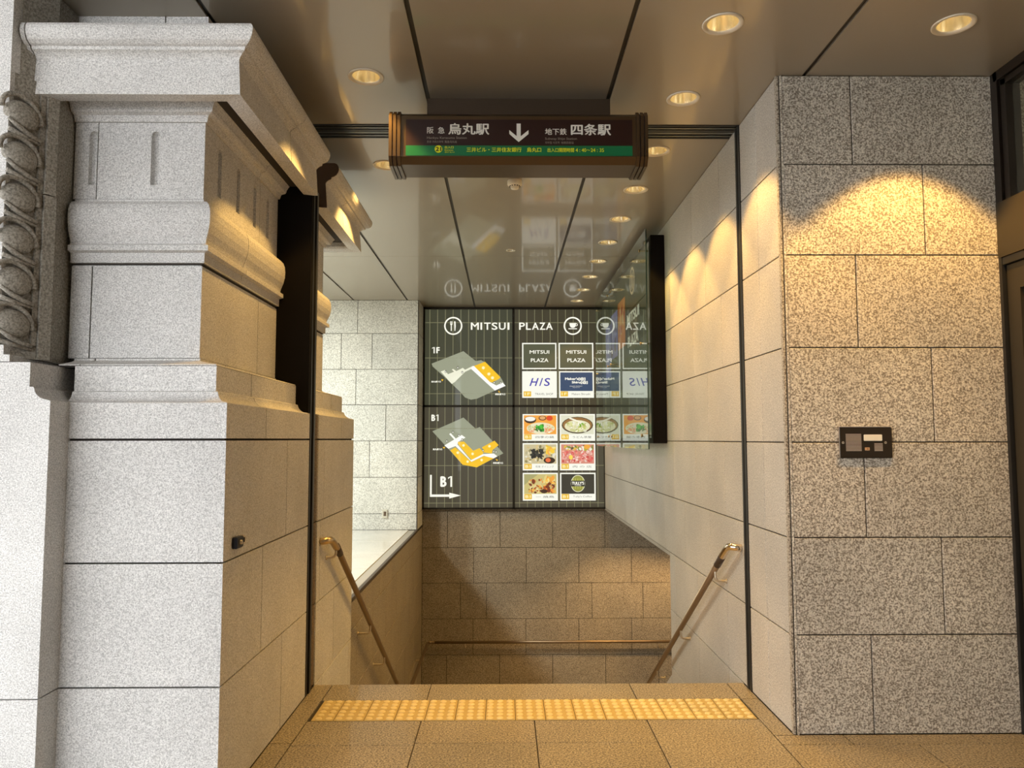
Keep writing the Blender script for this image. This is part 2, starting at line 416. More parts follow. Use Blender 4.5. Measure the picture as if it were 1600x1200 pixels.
def panel(x0, x1, y0, y1):
    hs = sorted([(y, x, .12, HR) for x, y, f in DOWN if x0 < x < x1 and y0 < y < y1])
    if x0 < .063 < x1 and y0 < 7.509 < y1: hs.append((7.509, .063, .07, .045))
    y = y0
    for (hy, hx, h, r) in sorted(hs):
        mb.face([(x0, y, CZ), (x1, y, CZ), (x1, hy-h, CZ), (x0, hy-h, CZ)])
        mb.face([(x0, hy-h, CZ), (hx-h, hy-h, CZ), (hx-h, hy+h, CZ), (x0, hy+h, CZ)])
        mb.face([(hx+h, hy-h, CZ), (x1, hy-h, CZ), (x1, hy+h, CZ), (hx+h, hy+h, CZ)])
        hole_cell(hx, hy, h, r); y = hy+h
    mb.face([(x0, y, CZ), (x1, y, CZ), (x1, y1, CZ), (x0, y1, CZ)])
    for (ax, ay, bx, by) in ((x0, y0, x1, y0), (x1, y0, x1, y1), (x1, y1, x0, y1), (x0, y1, x0, y0)):
        mb.face([(ax, ay, CZ), (bx, by, CZ), (bx, by, CZ+.03), (ax, ay, CZ+.03)])
xs = [-8.0, -6.1, -4.05, -2.055, -1.325, -.4253, .5802, 1.5697, 2.60]
SOFFIT_FRONT = -2.4  # unseen front edge, carried forward to shade the pillar top
for i in range(len(xs)-1):
    g = .012
    x0, x1 = xs[i]+g, xs[i+1]-g
    panel(x0, x1, SOFFIT_FRONT, 4.452)
    if xs[i] > 1.5: continue
    for (a, b) in ((4.662, 7.772), (7.776, 10.95)): panel(x0, x1, a, b)
mb.box(-8, 2.9, SOFFIT_FRONT, 11.0, CZ+.2, CZ+.3, 1)
o = struct(mb.build('ceiling', [CEIL, MORTAR], recalc=False))
# dark channels showing in the seams
mb = MB()
for x in xs[1:-1]:
    mb.box(x-.016, x+.016, SOFFIT_FRONT, 4.45, CZ+.012, CZ+.03)
    if x < 1.5: mb.box(x-.012, x+.012, 4.665, 10.9, CZ+.012, CZ+.03)
mb.box(-8, 1.5, 7.76, 7.79, CZ+.012, CZ+.03)
struct(mb.build('trim_2', [simple('seam_channel', (.06, .052, .042), .5, .5)]))
# shutter header slot with its guide rails
mb = MB()
mb.box(-1.33, XR, 4.455, 4.66, CZ+.005, CZ+.06, 0)
for y, w_ in ((4.456, .012), (4.645, .014)): mb.box(-1.33, XR, y, y+w_, CZ-.004, CZ+.03, 0)
for y in (4.502, 4.572, 4.622): mb.box(-1.33, XR, y, y+.012, CZ-.001, CZ+.03, 1)
mb.box(-1.33, XR, 4.525, 4.56, CZ-.003, CZ+.03, 0)
struct(mb.build('trim_3', [BLACK, RAIL_GREY]))
# guides in the walls
mb = MB()
mb.box(XR-.006, XR+.02, 4.452, 4.472, 0, CZ, 0); mb.box(XR-.006, XR+.02, 4.505, 4.53, 0, CZ, 0); mb.box(XR-.003, XR+.02, 4.472, 4.505, 0, CZ, 1)
struct(mb.build('trim_4', [BLACK, BLACKG]))
mb = MB()
mb.box(XL-.15, XL+.004, 4.405, 4.43, .0, 2.93, 0); mb.box(XL-.15, XL+.008, 4.462, 4.50, 0, 2.93, 0); mb.box(XL-.15, XL-.012, 4.43, 4.462, 0, 2.93, 1)
mb.box(XL-.15, XL+.009, 4.476, 4.482, 0, 2.93, 2)
struct(mb.build('trim_5', [BLACK, BLACKG, RAIL_GREY]))
# brown granite strip behind the left guide
mb = MB(); blocks(mb, (XL-.006, 0, 0), (0, 1, 0), (0, 0, 1), (1, 0, 0), rows([0, .472, .957, 1.45, 1.6], 4.50, 4.62, [[4.575]]*4), var=.1)
mb.box(XL-.2, XL-.014, 4.5, 4.62, 0, 1.6, 1)
struct(mb.build('trim_6', [granite('brown_granite', (.25, .18, .10), (.16, .11, .06), (.06, .04, .02), 120), MORTAR]))
# bronze screen housing beside the guide, above the dado
mb = MB(); mb.box(-1.60, XL, 4.37, 4.404, 1.60, 2.935); mb.box(-1.60, XL-.15, 4.404, 4.60, 1.6, 2.935)
struct(mb.build('trim_7', [simple('black_bronze_panel', (.0035, .0022, .0014), .7, .0, spec=.12)]))

# window and door frames on the right, running towards the street
XE = 2.5438
mb = MB()
def ybar(y0, y1, z0, z1, d=0.0, mi=0): mb.box(XE+d, XE+.16, y0, y1, z0, z1, mi)
ybar(3.772, 3.822, 2.66, CZ); ybar(3.725, 3.765, 2.66, CZ-.0, .012); ybar(3.765, 3.772, 2.66, CZ, .03)
ybar(-1.0, 3.80, CZ-.05, CZ); ybar(-1.0, 3.76, CZ-.085, CZ-.055, .012); ybar(-1.0, 1.0, 0, CZ)
struct(mb.build('window_1', [BRONZE])); FR = bpy.data.objects['window_1']
mb = MB(); mb.box(XE+.05, XE+.06, 1.0, 3.74, 2.66, CZ-.06); pane = mb.build('pane', [GLASS_DK], FR)
mb = MB(); mb.box(XE-.002, XE+.16, -1.0, 3.822, 2.375, 2.66); struct(mb.build('trim_8', [simple('bronze_beam', (.045, .034, .019), .45, .3)]))
mb = MB()
ybar(3.80, 3.822, 0, 2.375); ybar(-1.0, 3.80, 2.335, 2.372, .004)
struct(mb.build('trim_9', [BLACK]))
mb = MB(); ybar(3.70, 3.792, .01, 2.33, .02); ybar(2.80, 3.70, 2.20, 2.33, .02); ybar(2.80, 3.70, .01, .25, .02); ybar(2.72, 2.80, .01, 2.33, .02)
DR = struct(mb.build('door_1', [simple('bronze_door', (.042, .032, .018), .45, .3)]))
mb = MB(); ybar(3.665, 3.70, .25, 2.20, .05); ybar(2.80, 3.70, 2.165, 2.20, .05); ybar(2.80, 3.70, .25, .285, .05); mb.build('glazing_bead', [BRONZE], DR)
mb = MB(); mb.box(XE+.08, XE+.09, 2.80, 3.665, .285, 2.165); mb.build('pane', [GLASS_DK], DR)
mb = MB(); mb.tube([(XE+.02, 2.9, 1.0), (XE-.05, 2.9, 1.0), (XE-.05, 2.9, 1.5), (XE+.02, 2.9, 1.5)], .012); mb.build('door_handle', [BRASS], DR)
# added unseen pier behind the camera's right, blocking daylight from the entrance wall
mb = MB(); mb.box(XE, 3.6, -1.0, -.6, 0, CZ+.3); mb.box(-1.3, 3.6, -1.6, -.9, 0, CZ+.3)
mb.box(XE+.2, 2.9, -1, 4.0, 0, CZ+.3)
struct(mb.build('wall_unseen', [G_PILLAR]))

# ================================================================= PILLAR
F_, C1, S_, C2, B2 = (0, -1), (1, -1), (1, 0), (1, 1), (0, 1)
YF = 5.69; GA, GB = 4.368, 4.604
def ring(prof, st):
    x, y, m = st; return [(x+o*m[0], y+o*m[1], z) for o, z in prof]
def sweep(mb, prof, sts, mi=0, c=(1, 1, 1), smooth=False):
    rs = [ring(prof, s) for s in sts]; n = len(prof); vs = [p for r in rs for p in r]; fs = []
    for i in range(len(rs)-1):
        for k in range(n):
            k2 = (k+1) % n; fs.append((i*n+k, i*n+k2, (i+1)*n+k2, (i+1)*n+k))
    fs.append(tuple(range(n))); fs.append(tuple((len(rs)-1)*n+k for k in reversed(range(n))))
    mb.mesh(vs, fs, mi, c, smooth)
def arc(cx, cz, r0, r1, a0, a1, n):
    return [(cx+r0*math.cos(math.radians(a0+(a1-a0)*i/n)), cz+r1*math.sin(math.radians(a0+(a1-a0)*i/n))) for i in range(n+1)]
def band(mb, face, x_left, jf, js, ga=GA, gb=GB, back=-.42, second=True, gap=.006):
    """face: outer profile (offset, z) bottom to top; stones split at jf (x on the front) and js (y on the side)"""
    z0, z1 = face[0][1], face[-1][1]
    prof = face+[(back, z1), (back, z0)]
    inner = [(o-.012, min(max(z, z0), z1)) for o, z in face]+[(back, z1), (back, z0)]
    inner = [(o, z0-.006 if z == z0 else (z1+.006 if z == z1 else z)) for o, z in inner]
    g = gap/2
    stones = []; cur = [(x_left, YL, F_)]
    for j in sorted(jf): cur.append((j-g, YL, F_)); stones.append(cur); cur = [(j+g, YL, F_)]
    cur.append((XL, YL, C1)); a_js = [j for j in js if j < ga]; b_js = [j for j in js if j > gb]
    for j in sorted(a_js): cur.append((XL, j-g, S_)); stones.append(cur); cur = [(XL, j+g, S_)]
    cur.append((XL, ga, S_)); stones.append(cur)
    runs = [[(x_left, YL, F_), (XL, YL, C1), (XL, ga-.003, S_)]]
    if second:
        cur = [(XL, gb, S_)]
        for j in sorted(b_js): cur.append((XL, j-g, S_)); stones.append(cur); cur = [(XL, j+g, S_)]
        cur += [(XL, YF, C2), (-2.3, YF, B2)]; stones.append(cur)
        runs.append([(XL, gb+.003, S_), (XL, YF, C2), (-2.3, YF, B2)])
    for st in stones:
        t = 1+random.uniform(-.05, .03); sweep(mb, prof, st, 0, (t, t, t))
    for r in runs: sweep(mb, inner, r, 1)
PIL = thing('stone_pillar', 'large moulded granite pillar at the left edge of the stair entrance, white on its street face', 'pillar', (XL-.4, 3.6, 0))
g2 = .0035
mb = MB()
for z0, z1, js, jf in ((0, .472, [3.93, 5.1], []), (.472, .957, [3.593, 4.70], []), (.957, 1.449, [3.964, 4.78], [])):
    band(mb, [(0, z0+g2), (0, z1-g2)], -1.765, jf, js, ga=4.404, gb=4.622)
mb.build('dado', [G_PILLAR, MORTAR], PIL)
mb = MB()
band(mb, [(0, 1.455), (0, 1.598), (-.004, 1.602)]+arc(-.010, 1.655, .052, .052, -95, -172, 6)[1:]+[(-.0745, 1.652), (-.0745, 1.757)], -1.79, [], [3.603, 5.26], ga=4.404, gb=4.622)
mb.build('cap_moulding', [G_PILLAR, MORTAR], PIL)
mb = MB()
band(mb, [(-.0745, 1.759), (-.079, 1.765), (-.17, 1.784), (-.19, 1.792), (-.19, 1.80)], -1.86, [-1.77], [3.58, 5.16])
mb.build('weathering', [G_PILLAR, MORTAR], PIL)
mb = MB()
band(mb, [(-.195, 1.803), (-.195, 2.207)], -1.89, [-1.80], [4.046])
mb.build('shaft', [G_PILLAR, MORTAR], PIL)
mb = MB()
band(mb, [(-.205, 2.207), (-.205, 2.218)], -1.89, [], [], gap=.001)
band(mb, [(-.181, 2.219), (-.180, 2.262), (-.157, 2.268), (-.157, 2.291), (-.170, 2.297), (-.175, 2.304), (-.170, 2.322), (-.158, 2.352), (-.150, 2.385), (-.148, 2.418), (-.151, 2.45), (-.160, 2.473), (-.176, 2.489), (-.190, 2.494)], -1.89, [], [3.737])
band(mb, [(-.197, 2.495), (-.197, 2.506)], -1.89, [], [])
mb.build('architrave', [G_PILLAR, MORTAR], PIL)

# frieze with rounded flutes cut into it (height field on the frieze plane)
OF = .20
def frieze_face(mb, P, a0, a1, z0, z1, flutes, joints):
    """P(a, z, depth); flute: (a_left, a_right, z_bottom, z_top)"""
    ed = sorted([a0, a1]+joints)
    n = 8
    for i in range(len(ed)-1):
        s0, s1 = ed[i]+(.002 if i else 0), ed[i+1]-(.002 if i < len(ed)-2 else 0)
        t = 1+random.uniform(-.04, .03); c = (t, t, t)
        fl = [f for f in flutes if f[0] < s1 and f[1] > s0]
        a = s0
        for (l, r, fz0, fz1) in fl:
            l2, r2_ = max(l, s0), min(r, s1)
            mb.face([P(a, z0, 0), P(l2, z0, 0), P(l2, z1, 0), P(a, z1, 0)], 0, c)
            w_ = (r-l)/2; m_ = (l+r)/2
            cols = [l+(r-l)*k/n for k in range(n+1)]; cols = [q for q in cols if s0-1e-6 <= q <= s1+1e-6]
            if cols[0] > l2+1e-5: cols.insert(0, l2)
            if cols[-1] < r2_-1e-5: cols.append(r2_)
            dep = lambda q: 1.5*math.sqrt(max(0, w_*w_-(q-m_)**2))
            top = lambda q: fz1-w_+math.sqrt(max(0, w_*w_-(q-m_)**2))
            for k in range(len(cols)-1):
                p, q = cols[k], cols[k+1]
                mb.face([P(p, z0, 0), P(q, z0, 0), P(q, fz0, 0), P(p, fz0, 0)], 0, c)
                mb.face([P(p, fz0, 0), P(q, fz0, 0), P(q, fz0, dep(q)), P(p, fz0, dep(p))], 0, c)
                zz0, zz1 = fz0, fz1-w_
                mb.face([P(p, zz0, dep(p)), P(q, zz0, dep(q)), P(q, zz1, dep(q)), P(p, zz1, dep(p))], 0, c, True)
                for j in range(5):      # quarter-sphere top
                    h0, h1 = j/5, (j+1)/5
                    f = lambda q_, h: P(q_, zz1+(top(q_)-zz1)*math.sin(h*math.pi/2), dep(q_)*math.cos(h*math.pi/2))
                    mb.face([f(p, h0), f(q, h0), f(q, h1), f(p, h1)], 0, c, True)
                mb.face([P(p, top(p), 0), P(q, top(q), 0), P(q, z1, 0), P(p, z1, 0)], 0, c)
            a = r2_
        mb.face([P(a, z0, 0), P(s1, z0, 0), P(s1, z1, 0), P(a, z1, 0)], 0, c)
        for e in ([s0] if i else [])+([s1] if i < len(ed)-2 else []): mb.face([P(e, z0, 0), P(e, z1, 0), P(e, z1, .04), P(e, z0, .04)], 0, c)
mb = MB(); zf0, zf1 = 2.508, 2.853
fx, fy = XL-OF, YL+OF
frieze_face(mb, lambda a, z, d: (a, fy+d, z), -1.90, fx, zf0, zf1, [(-1.837, -1.799, 2.572, 2.814), (-1.564, -1.524, 2.572, 2.814)], [-1.799])
frieze_face(mb, lambda a, z, d: (fx-d, a, z), fy, GA, zf0, zf1, [(y, y+.045, 2.574, 2.80) for y in (3.448, 3.695, 3.945, 4.165)], [4.05])
frieze_face(mb, lambda a, z, d: (fx-d, a, z), GB, 5.49, zf0, zf1, [(y, y+.045, 2.574, 2.80) for y in (4.70, 4.95, 5.30)], [])
mb.box(-2.3, fx, 5.485, 5.49, zf0, zf1)
mb.box(-2.0, fx-.045, fy+.045, 4.365, zf0, zf1, 1); mb.box(-2.0, fx-.045, 4.607, 5.48, zf0, zf1, 1)
mb.face([(fx, GB, zf0), (fx-.2, GB, zf0), (fx-.2, GB, zf1), (fx, GB, zf1)]); mb.face([(fx, GA, zf0), (fx-.2, GA, zf0), (fx-.2, GA, zf1), (fx, GA, zf1)])
mb.build('frieze', [G_PILLAR, MORTAR], PIL, weld=False)
mb = MB()
band(mb, [(-.19, 2.854), (-.186, 2.862), (-.18, 2.880), (-.158, 2.886), (-.152, 2.894), (-.150, 2.904), (-.142, 2.918), (-.133, 2.929), (-.133, 2.935)], -1.90, [], [3.995])
mb.build('bed_moulding', [G_PILLAR, MORTAR], PIL)
CORN = [(-.133, 2.935), (-.062, 2.935), (-.062, 2.897), (-.050, 2.884), (.0, 2.878), (.033, 2.876), (.022, 3.030), (.028, 3.040), (.040, 3.050), (.055, 3.056), (.058, 3.068),
        (.072, 3.072), (.088, 3.083), (.098, 3.099), (.103, 3.117), (.101, 3.135), (.092, 3.149), (.078, 3.156), (-.12, 3.158)]
mb = MB(); band(mb, CORN, -1.97, [-1.95], [3.82, 5.08])
mb.build('cornice', [G_PILLAR, MORTAR], PIL)
mb = MB(); band(mb, [(-.2, 3.160), (-.2, CZ-.001)], -1.96, [-1.52], [4.0], second=True)
mb.build('top_course', [G_PILLAR, MORTAR], PIL)
# brown closing plate on the cut end of the second cornice length
mb = MB(); pr = CORN+[(-.42, 3.158), (-.42, 2.935)]
vs = [(XL+o, GB-.012, z) for o, z in pr]; vb = [(XL+o, GB-.002, z) for o, z in pr]; n = len(pr)
mb.mesh(vs+vb, [tuple(range(n)), tuple(reversed(range(n, 2*n)))]+[(i, (i+1) % n, n+(i+1) % n, n+i) for i in range(n)])
o = mb.build('end_plate', [BROWN_CAP], PIL); o['label'] = 'dark brown plate cut to the cornice profile'

# ================================================================= CARVED PIER
PIER = thing('carved_pier', 'white granite pier at the far left edge with a dark carved egg band above', 'pier', (-2.4, 3.2, 0))
YP = 2.957
def pier_prism(mb, poly, c): mb.prism(poly, lambda a, b, d: (a, d, b), YP, 3.44, 0, c)
mb = MB(); pier_prism(mb, [(-3.6, 0), (-1.763, 0), (-1.763, .470), (-3.6, .470)], (1, 1, 1)); mb.build('base_stone', [G_PILLAR], PIER)
mb = MB()
prof = [(-3.6, .475), (-1.763, .475), (-1.763, 1.602)]+[(-1.763-.06*math.sin(t*math.pi/12)-.004, 1.605+.045*(1-math.cos(t*math.pi/12))) for t in range(1, 7)]+[(-1.832, 1.656), (-1.846, 1.656), (-1.846, 1.752), (-3.6, 1.752)]
pier_prism(mb, prof, (1.02, 1.02, 1.02)); mb.build('dado', [G_PILLAR], PIER)
mb = MB()
pier_prism(mb, [(-3.6, 1.755), (-1.928, 1.755), (-1.928, 1.782), (-1.953, 1.782), (-1.953, 1.82), (-1.977, 1.82), (-1.977, CZ-.002), (-3.6, CZ-.002)], (1, 1, 1)); mb.build('shaft', [G_PILLAR], PIER)
# slanting face between A and B
A = Vector((-1.978, YP, 0)); B = Vector((-1.885, 3.135, 0)); W_ = (B-A).length; U = (B-A)/W_; NN = Vector((U.y, -U.x, 0))
def S(a, z, h): return A+U*a+NN*h+Vector((0, 0, z))
mb = MB()
def sbar(a0, a1, z0, z1, h0, h1, c=(1, 1, 1)): mb.prism([(a0, z0), (a1, z0), (a1, z1), (a0, z1)], lambda a, b, d: S(a, b, d), h0, h1, 0, c)
zt0, zt1 = 1.775, 2.932
sbar(0, W_, zt0, zt1, -.03, -.012)
sbar(.152, W_, zt0, 2.46, -.02, .010); sbar(.152, W_-.004, 2.465, zt1, -.02, .010); sbar(.128, .15, zt0+.055, zt1, -.02, -.002)
sbar(0, W_, zt0, zt0+.028, -.02, .004); sbar(0, .15, zt0+.028, zt0+.05, -.02, -.003)
mb.prism([(-1.978, YP), (-1.885, 3.135), (-1.885, 3.44), (-2.3, 3.44), (-2.3, YP+.03)], lambda a, b, d: (a-.022, b+.012, d), zt0-.0, CZ-.003)
mb.build('carved_frame', [granite('shaded_granite', (.40, .37, .31), (.32, .29, .24), (.20, .18, .145), 120, .8, .25)], PIER)  # darker granite carries the shade of the side turned from daylight
EG = bpy.data.materials['shaded_granite']
for k in range(6):
    zc = 1.912+.170*k; mb = MB()
    mb.ellipsoid(S(.056, zc, -.010), (U*.068+Vector((0, 0, -.016)), Vector((0, 0, .056))+U*.012, NN*.040), 24, 14)
    e = mb.build('egg', [EG], PIER)
    mb = MB()
    arcp = []
    for t in range(0, 15):
        an = math.radians(-8+196*t/14); arcp.append(S(.050+.078*math.cos(an), zc+.004+.070*math.sin(an)+(-.016*math.cos(an)), .004))
    mb.tube(arcp, .0105, 8)
    mb.tube([S(-.002, zc-.030, .006), S(.04, zc-.058, .012), S(.09, zc-.078, .008), S(.128, zc-.084, .004)], [.007, .011, .011, .008], 8)
    mb.tube([S(.0, zc-.072, .004), S(.05, zc-.086, .010), S(.126, zc-.100, .004)], [.010, .009, .005], 8)
    mb.build('leaf_surround', [EG], PIER)

# ================================================================= TACTILE STRIP
TP = thing('tactile_paving', 'yellow dotted warning strip across the floor at the top of the stairs', 'tactile paving', (.15, 4.19, 0))
xb = [-1.003, -.887]+[-.887+.1571*(k+1) for k in range(14)]; yb = [4.037, 4.190, 4.343]
for i in range(15):
    for j in range(2):
        mb = MB(); a, b, c_, d_ = xb[i]+.0015, xb[i+1]-.0015, yb[j]+.001, yb[j+1]-.001
        t = 1+random.uniform(-.06, .04)
        mb.bbox(a, b, c_, d_, -.004, .0015, .0012, 0)
        nx = 3 if i else 2
        for p in range(nx):
            for q in range(3):
                cx = b-.026-(p)*.0525; cy = c_+.026+q*.0495
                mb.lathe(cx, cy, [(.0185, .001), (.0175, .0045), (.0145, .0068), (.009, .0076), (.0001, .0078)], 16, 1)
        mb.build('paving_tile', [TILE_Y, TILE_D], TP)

# ================================================================= DOWNLIGHTS
def downlight(x, y, label, group):
    t = thing('downlight', label, 'ceiling light', (x, y, CZ), group)
    mb = MB(); mb.lathe(x, y, [(.0925, CZ+.004), (.0935, CZ-.004), (.088, CZ-.006), (.072, CZ-.001), (.071, CZ+.006)], 40); mb.build('trim_ring', [RING], t)
    mb = MB(); mb.lathe(x, y, [(.071, CZ+.004), (.066, CZ+.03), (.056, CZ+.06), (.042, CZ+.085), (.036, CZ+.092)], 40); mb.build('reflector', [REFL], t)
    mb = MB(); mb.lathe(x, y, [(.04, CZ+.088), (.03, CZ+.082), (.015, CZ+.078), (.0001, CZ+.077)], 24); mb.build('lamp', [BULB], t)
    return t
ordn = ['nearest', 'second', 'third', 'fourth', 'fifth', 'sixth', 'seventh', 'eighth', 'ninth', 'farthest']
proto = downlight(1.0, 3.332, 'nearest round downlight of the long row in the right part of the ceiling', 'downlights in the long row')
rowl = [(x, y) for x, y, f in DOWN if abs(x-1.0) < .01]
for i, (x, y) in enumerate(sorted(rowl, key=lambda q: q[1])):
    if i == 0: continue
    c_ = copy_thing(proto, (x-1.0, y-3.332, 0))
    c_['label'] = {1: 'second round downlight of the long right row, just before the ceiling track',
                   2: 'downlight just behind the right end cap of the hanging station sign'}.get(i, ordn[i]+' round downlight of the long right row, counted from the street')
for (x, y, lab) in ((2.062, 3.33, 'round downlight above the intercom wall in the top right corner'), (-.725, 3.854, 'round downlight left of the hanging sign, near the pillar cornice'),
                    (-.817, 5.139, 'downlight mostly hidden behind the left end of the hanging sign')):
    c_ = copy_thing(proto, (x-1.0, y-3.332, 0)); c_['label'] = lab; del c_['group']
t = thing('spotlight', 'small unlit round fitting in the ceiling between sign and map board', 'ceiling light', (.063, 7.509, CZ))
mb = MB(); mb.lathe(.063, 7.509, [(.044, CZ+.004), (.047, CZ-.005), (.040, CZ-.006), (.034, CZ-.001)], 32); mb.build('trim_ring', [RING], t)
mb = MB(); mb.lathe(.063, 7.509, [(.034, CZ-.001), (.030, CZ+.025), (.0001, CZ+.03)], 32); mb.build('reflector', [simple('unlit_reflector', (.6, .58, .5), .2, .8)], t)
t = thing('smoke_detector', 'cream smoke detector on the ceiling behind the hanging sign', 'smoke detector', (.076, 5.45, CZ))
mb = MB(); mb.lathe(.076, 5.45, [(.0001, CZ), (.052, CZ), (.054, CZ-.006), (.054, CZ-.03), (.050, CZ-.038)], 32); mb.build('base', [WHITE_PL], t)
mb = MB(); mb.lathe(.076, 5.45, [(.050, CZ-.038), (.036, CZ-.046), (.030, CZ-.048), (.030, CZ-.056), (.027, CZ-.062), (.0001, CZ-.063)], 32)
mb.build('sensor_head', [WHITE_PL], t)
mb = MB()
for k in range(12):
    an = 2*math.pi*k/12; cx, cy = .076+.037*math.cos(an), 5.45+.037*math.sin(an)
    mb.ellipsoid((cx, cy, CZ-.0445), ((.006, 0, 0), (0, .006, 0), (0, 0, .004)), 8, 6)
mb.build('vent', [BLACKG], t)
# lobby ceiling fixtures, the farther one added with its lamp
for x, y, e, c_ in LOBBY:
    mb = MB(); mb.box(x-.22, x+.22, y-.22, y+.22, CZ-.025, CZ, 0)
    tag(mb.build('ceiling_light', [WHITE_PL]), 'square lobby ceiling light '+('right behind the pillar' if y < 6 else 'added unseen near the lobby wall'), 'ceiling light')
for x, y in LOWER:
    mb = MB(); mb.lathe(x, y, [(.09, .46), (.09, .452), (.07, .450), (.06, .459)], 24)
    tag(mb.build('ceiling_light', [RING]), 'downlight ring in the lower passage ceiling, '+('nearer the stairs' if x < 2 else 'farther from the stairs'), 'ceiling light')

# ================================================================= TEXT AND FLAT PRINT HELPERS
def one_glyph(s, a0, a1, b0, b1, c, h):
    w = (a1-a0); t = w*.42
    s.rect(a1-t, a1, b0, b1, c, h); s.poly([(a1-t, b0), (a1-t*.4, b0), (a0, b0+(b1-b0)*.27), (a0, b0+(b1-b0)*.12)], c, h+.0001)
def text_polys(body, bold=0.0):
    cu = bpy.data.curves.new('t', 'FONT'); cu.body = body; cu.size = 1; cu.offset = bold; cu.resolution_u = 3
    ob = bpy.data.objects.new('t', cu); COL.objects.link(ob)
    bpy.context.view_layer.update()
    dg = bpy.context.evaluated_depsgraph_get(); me = bpy.data.meshes.new_from_object(ob.evaluated_get(dg))
    vs = [tuple(v.co) for v in me.vertices]; fs = [tuple(p.vertices) for p in me.polygons]
    bpy.data.objects.remove(ob); bpy.data.curves.remove(cu); bpy.data.meshes.remove(me)
    return vs, fs
class Sheet:
    """a flat sheet drawn in its own units: a -> right, b -> down, layered by tiny heights"""
    def __init__(s, fn): s.fn = fn; s.mb = MB(); s.h = 0.0
    def poly(s, pts, c, h=None):
        hh = s.h if h is None else h
        if len(pts) > 4:
            bm = bmesh.new(); vs = [bm.verts.new((a, b, 0)) for a, b in pts]
            try:
                bm.faces.new(vs); bmesh.ops.triangulate(bm, faces=bm.faces[:]); bm.verts.index_update()
                s.mb.mesh([s.fn(v.co.x, v.co.y, hh) for v in bm.verts], [[v.index for v in f.verts] for f in bm.faces], 0, c)
            finally: bm.free()
        else: s.mb.face([s.fn(a, b, hh) for a, b in pts], 0, c)
    def rect(s, a0, a1, b0, b1, c, h=None): s.poly([(a0, b0), (a1, b0), (a1, b1), (a0, b1)], c, h)
    def ell(s, a, b, ra, rb, c, h=None, seg=20, rot=0):
        cr, sr = math.cos(rot), math.sin(rot)
        s.poly([(a+ra*math.cos(t)*cr-rb*math.sin(t)*sr, b+ra*math.cos(t)*sr+rb*math.sin(t)*cr) for t in [2*math.pi*k/seg for k in range(seg)]], c, h)
    def ringe(s, a, b, r0, r1, c, h, seg=40):
        for k in range(seg):
            t, u = 2*math.pi*k/seg, 2*math.pi*(k+1)/seg
            s.poly([(a+r0*math.cos(t), b+r0*math.sin(t)), (a+r1*math.cos(t), b+r1*math.sin(t)), (a+r1*math.cos(u), b+r1*math.sin(u)), (a+r0*math.cos(u), b+r0*math.sin(u))], c, h)
    def text(s, body, a0, a1, b0, b1, c, h, bold=0.0, slant=0.0):
        if bold:        # heavier weight: the same letters repeated a hair to the side
            w = .03*(b1-b0)*min(2.0, bold/.006)
            for k, (da, db) in enumerate(((-w, 0), (w, 0), (0, -w*.7), (0, w*.7))):
                s.text(body, a0+w+da, a1-w+da, b0+w*.7+db, b1-w*.7+db, c, h+.00005*k, 0, slant)
            return
        vs, fs = text_polys(body, 0)
        if not vs: return
        x0 = min(v[0] for v in vs); x1 = max(v[0] for v in vs); y0 = min(v[1] for v in vs); y1 = max(v[1] for v in vs)
        P = []
        for x, y, z in vs:
            fx_ = (x-x0)/(x1-x0); fy_ = (y-y0)/(y1-y0)
            P.append(s.fn(a0+(a1-a0-slant)*fx_+slant*fy_, b1+(b0-b1)*fy_, h))
        s.mb.mesh(P, fs, 0, c)
    def build(s, name, mat, parent=None): return s.mb.build(name, [mat], parent, recalc=False, attr='ink')
def lin(r, g, b): return tuple(((q/255)/12.92 if q/255 <= .04045 else ((q/255+.055)/1.055)**2.4) for q in (r, g, b))

# ================================================================= HANGING STATION SIGN
SG = thing('station_sign', 'brown and green station sign in a bronze case hanging from the ceiling', 'sign', (.08, 4.1, CZ))
mb = MB()
octo = lambda e: [(3.952-e, 2.955), (3.985-e*.6, 2.922-e), (4.185+e*.6, 2.922-e), (4.235+e, 2.955), (4.235+e, 3.172), (4.20+e*.6, 3.198+e), (3.975-e*.6, 3.198+e), (3.952-e, 3.178)]
mb.prism(octo(0), lambda a, b, d: (d, a, b), -.585, .742)
mb.build('case', [BRONZE_L], SG)
mb = MB(); mb.box(-.430, .591, 4.105, 4.195, 3.19, CZ); mb.build('ceiling_mount', [simple('mount_bronze', (.075, .05, .03), .45, .5)], SG)
for k, x0 in enumerate((-.617, -.5945, -.572, .708, .7305, .753)):
    mb = MB(); mb.prism(octo(.010), lambda a, b, d: (d, a, b), x0, x0+.0165); mb.build('end_rib', [BRONZE_L], SG)
mb = MB(); RG = simple('rib_groove', (.02, .006, .008), .6); mb.prism(octo(-.004), lambda a, b, d: (d, a, b), -.612, -.586); mb.prism(octo(.0015), lambda a, b, d: (d, a, b), -.612, -.57); mb.build('rib_core', [RG], SG); mb = MB(); mb.prism(octo(.0015), lambda a, b, d: (d, a, b), .716, .766); mb.build('rib_core', [RG], SG)
sx = lambda px: -.5265+(px-634)*(1.2125/354)
sz = lambda py: 3.1615-(py-186)*(.00342)
sfn = lambda a, b, h: (sx(a), 3.950-h, sz(b))
BR, GRN, WT, YEL = lin(38, 13, 6), lin(10, 104, 60), lin(225, 222, 210), lin(225, 225, 20)
sh = Sheet(sfn); sh.rect(634, 988, 187, 228.8, BR, 0.0); face = sh.build('sign_face', INK, SG)
sh = Sheet(sfn); sh.rect(634, 988, 228.8, 245, GRN, 0.0); sh.build('green_band', INK, SG)
sh = Sheet(sfn)
sh.text('阪', 667, 677.4, 199.3, 209.8, WT, .001, .002); sh.text('急', 684, 694.4, 199.3, 209.8, WT, .001, .002)
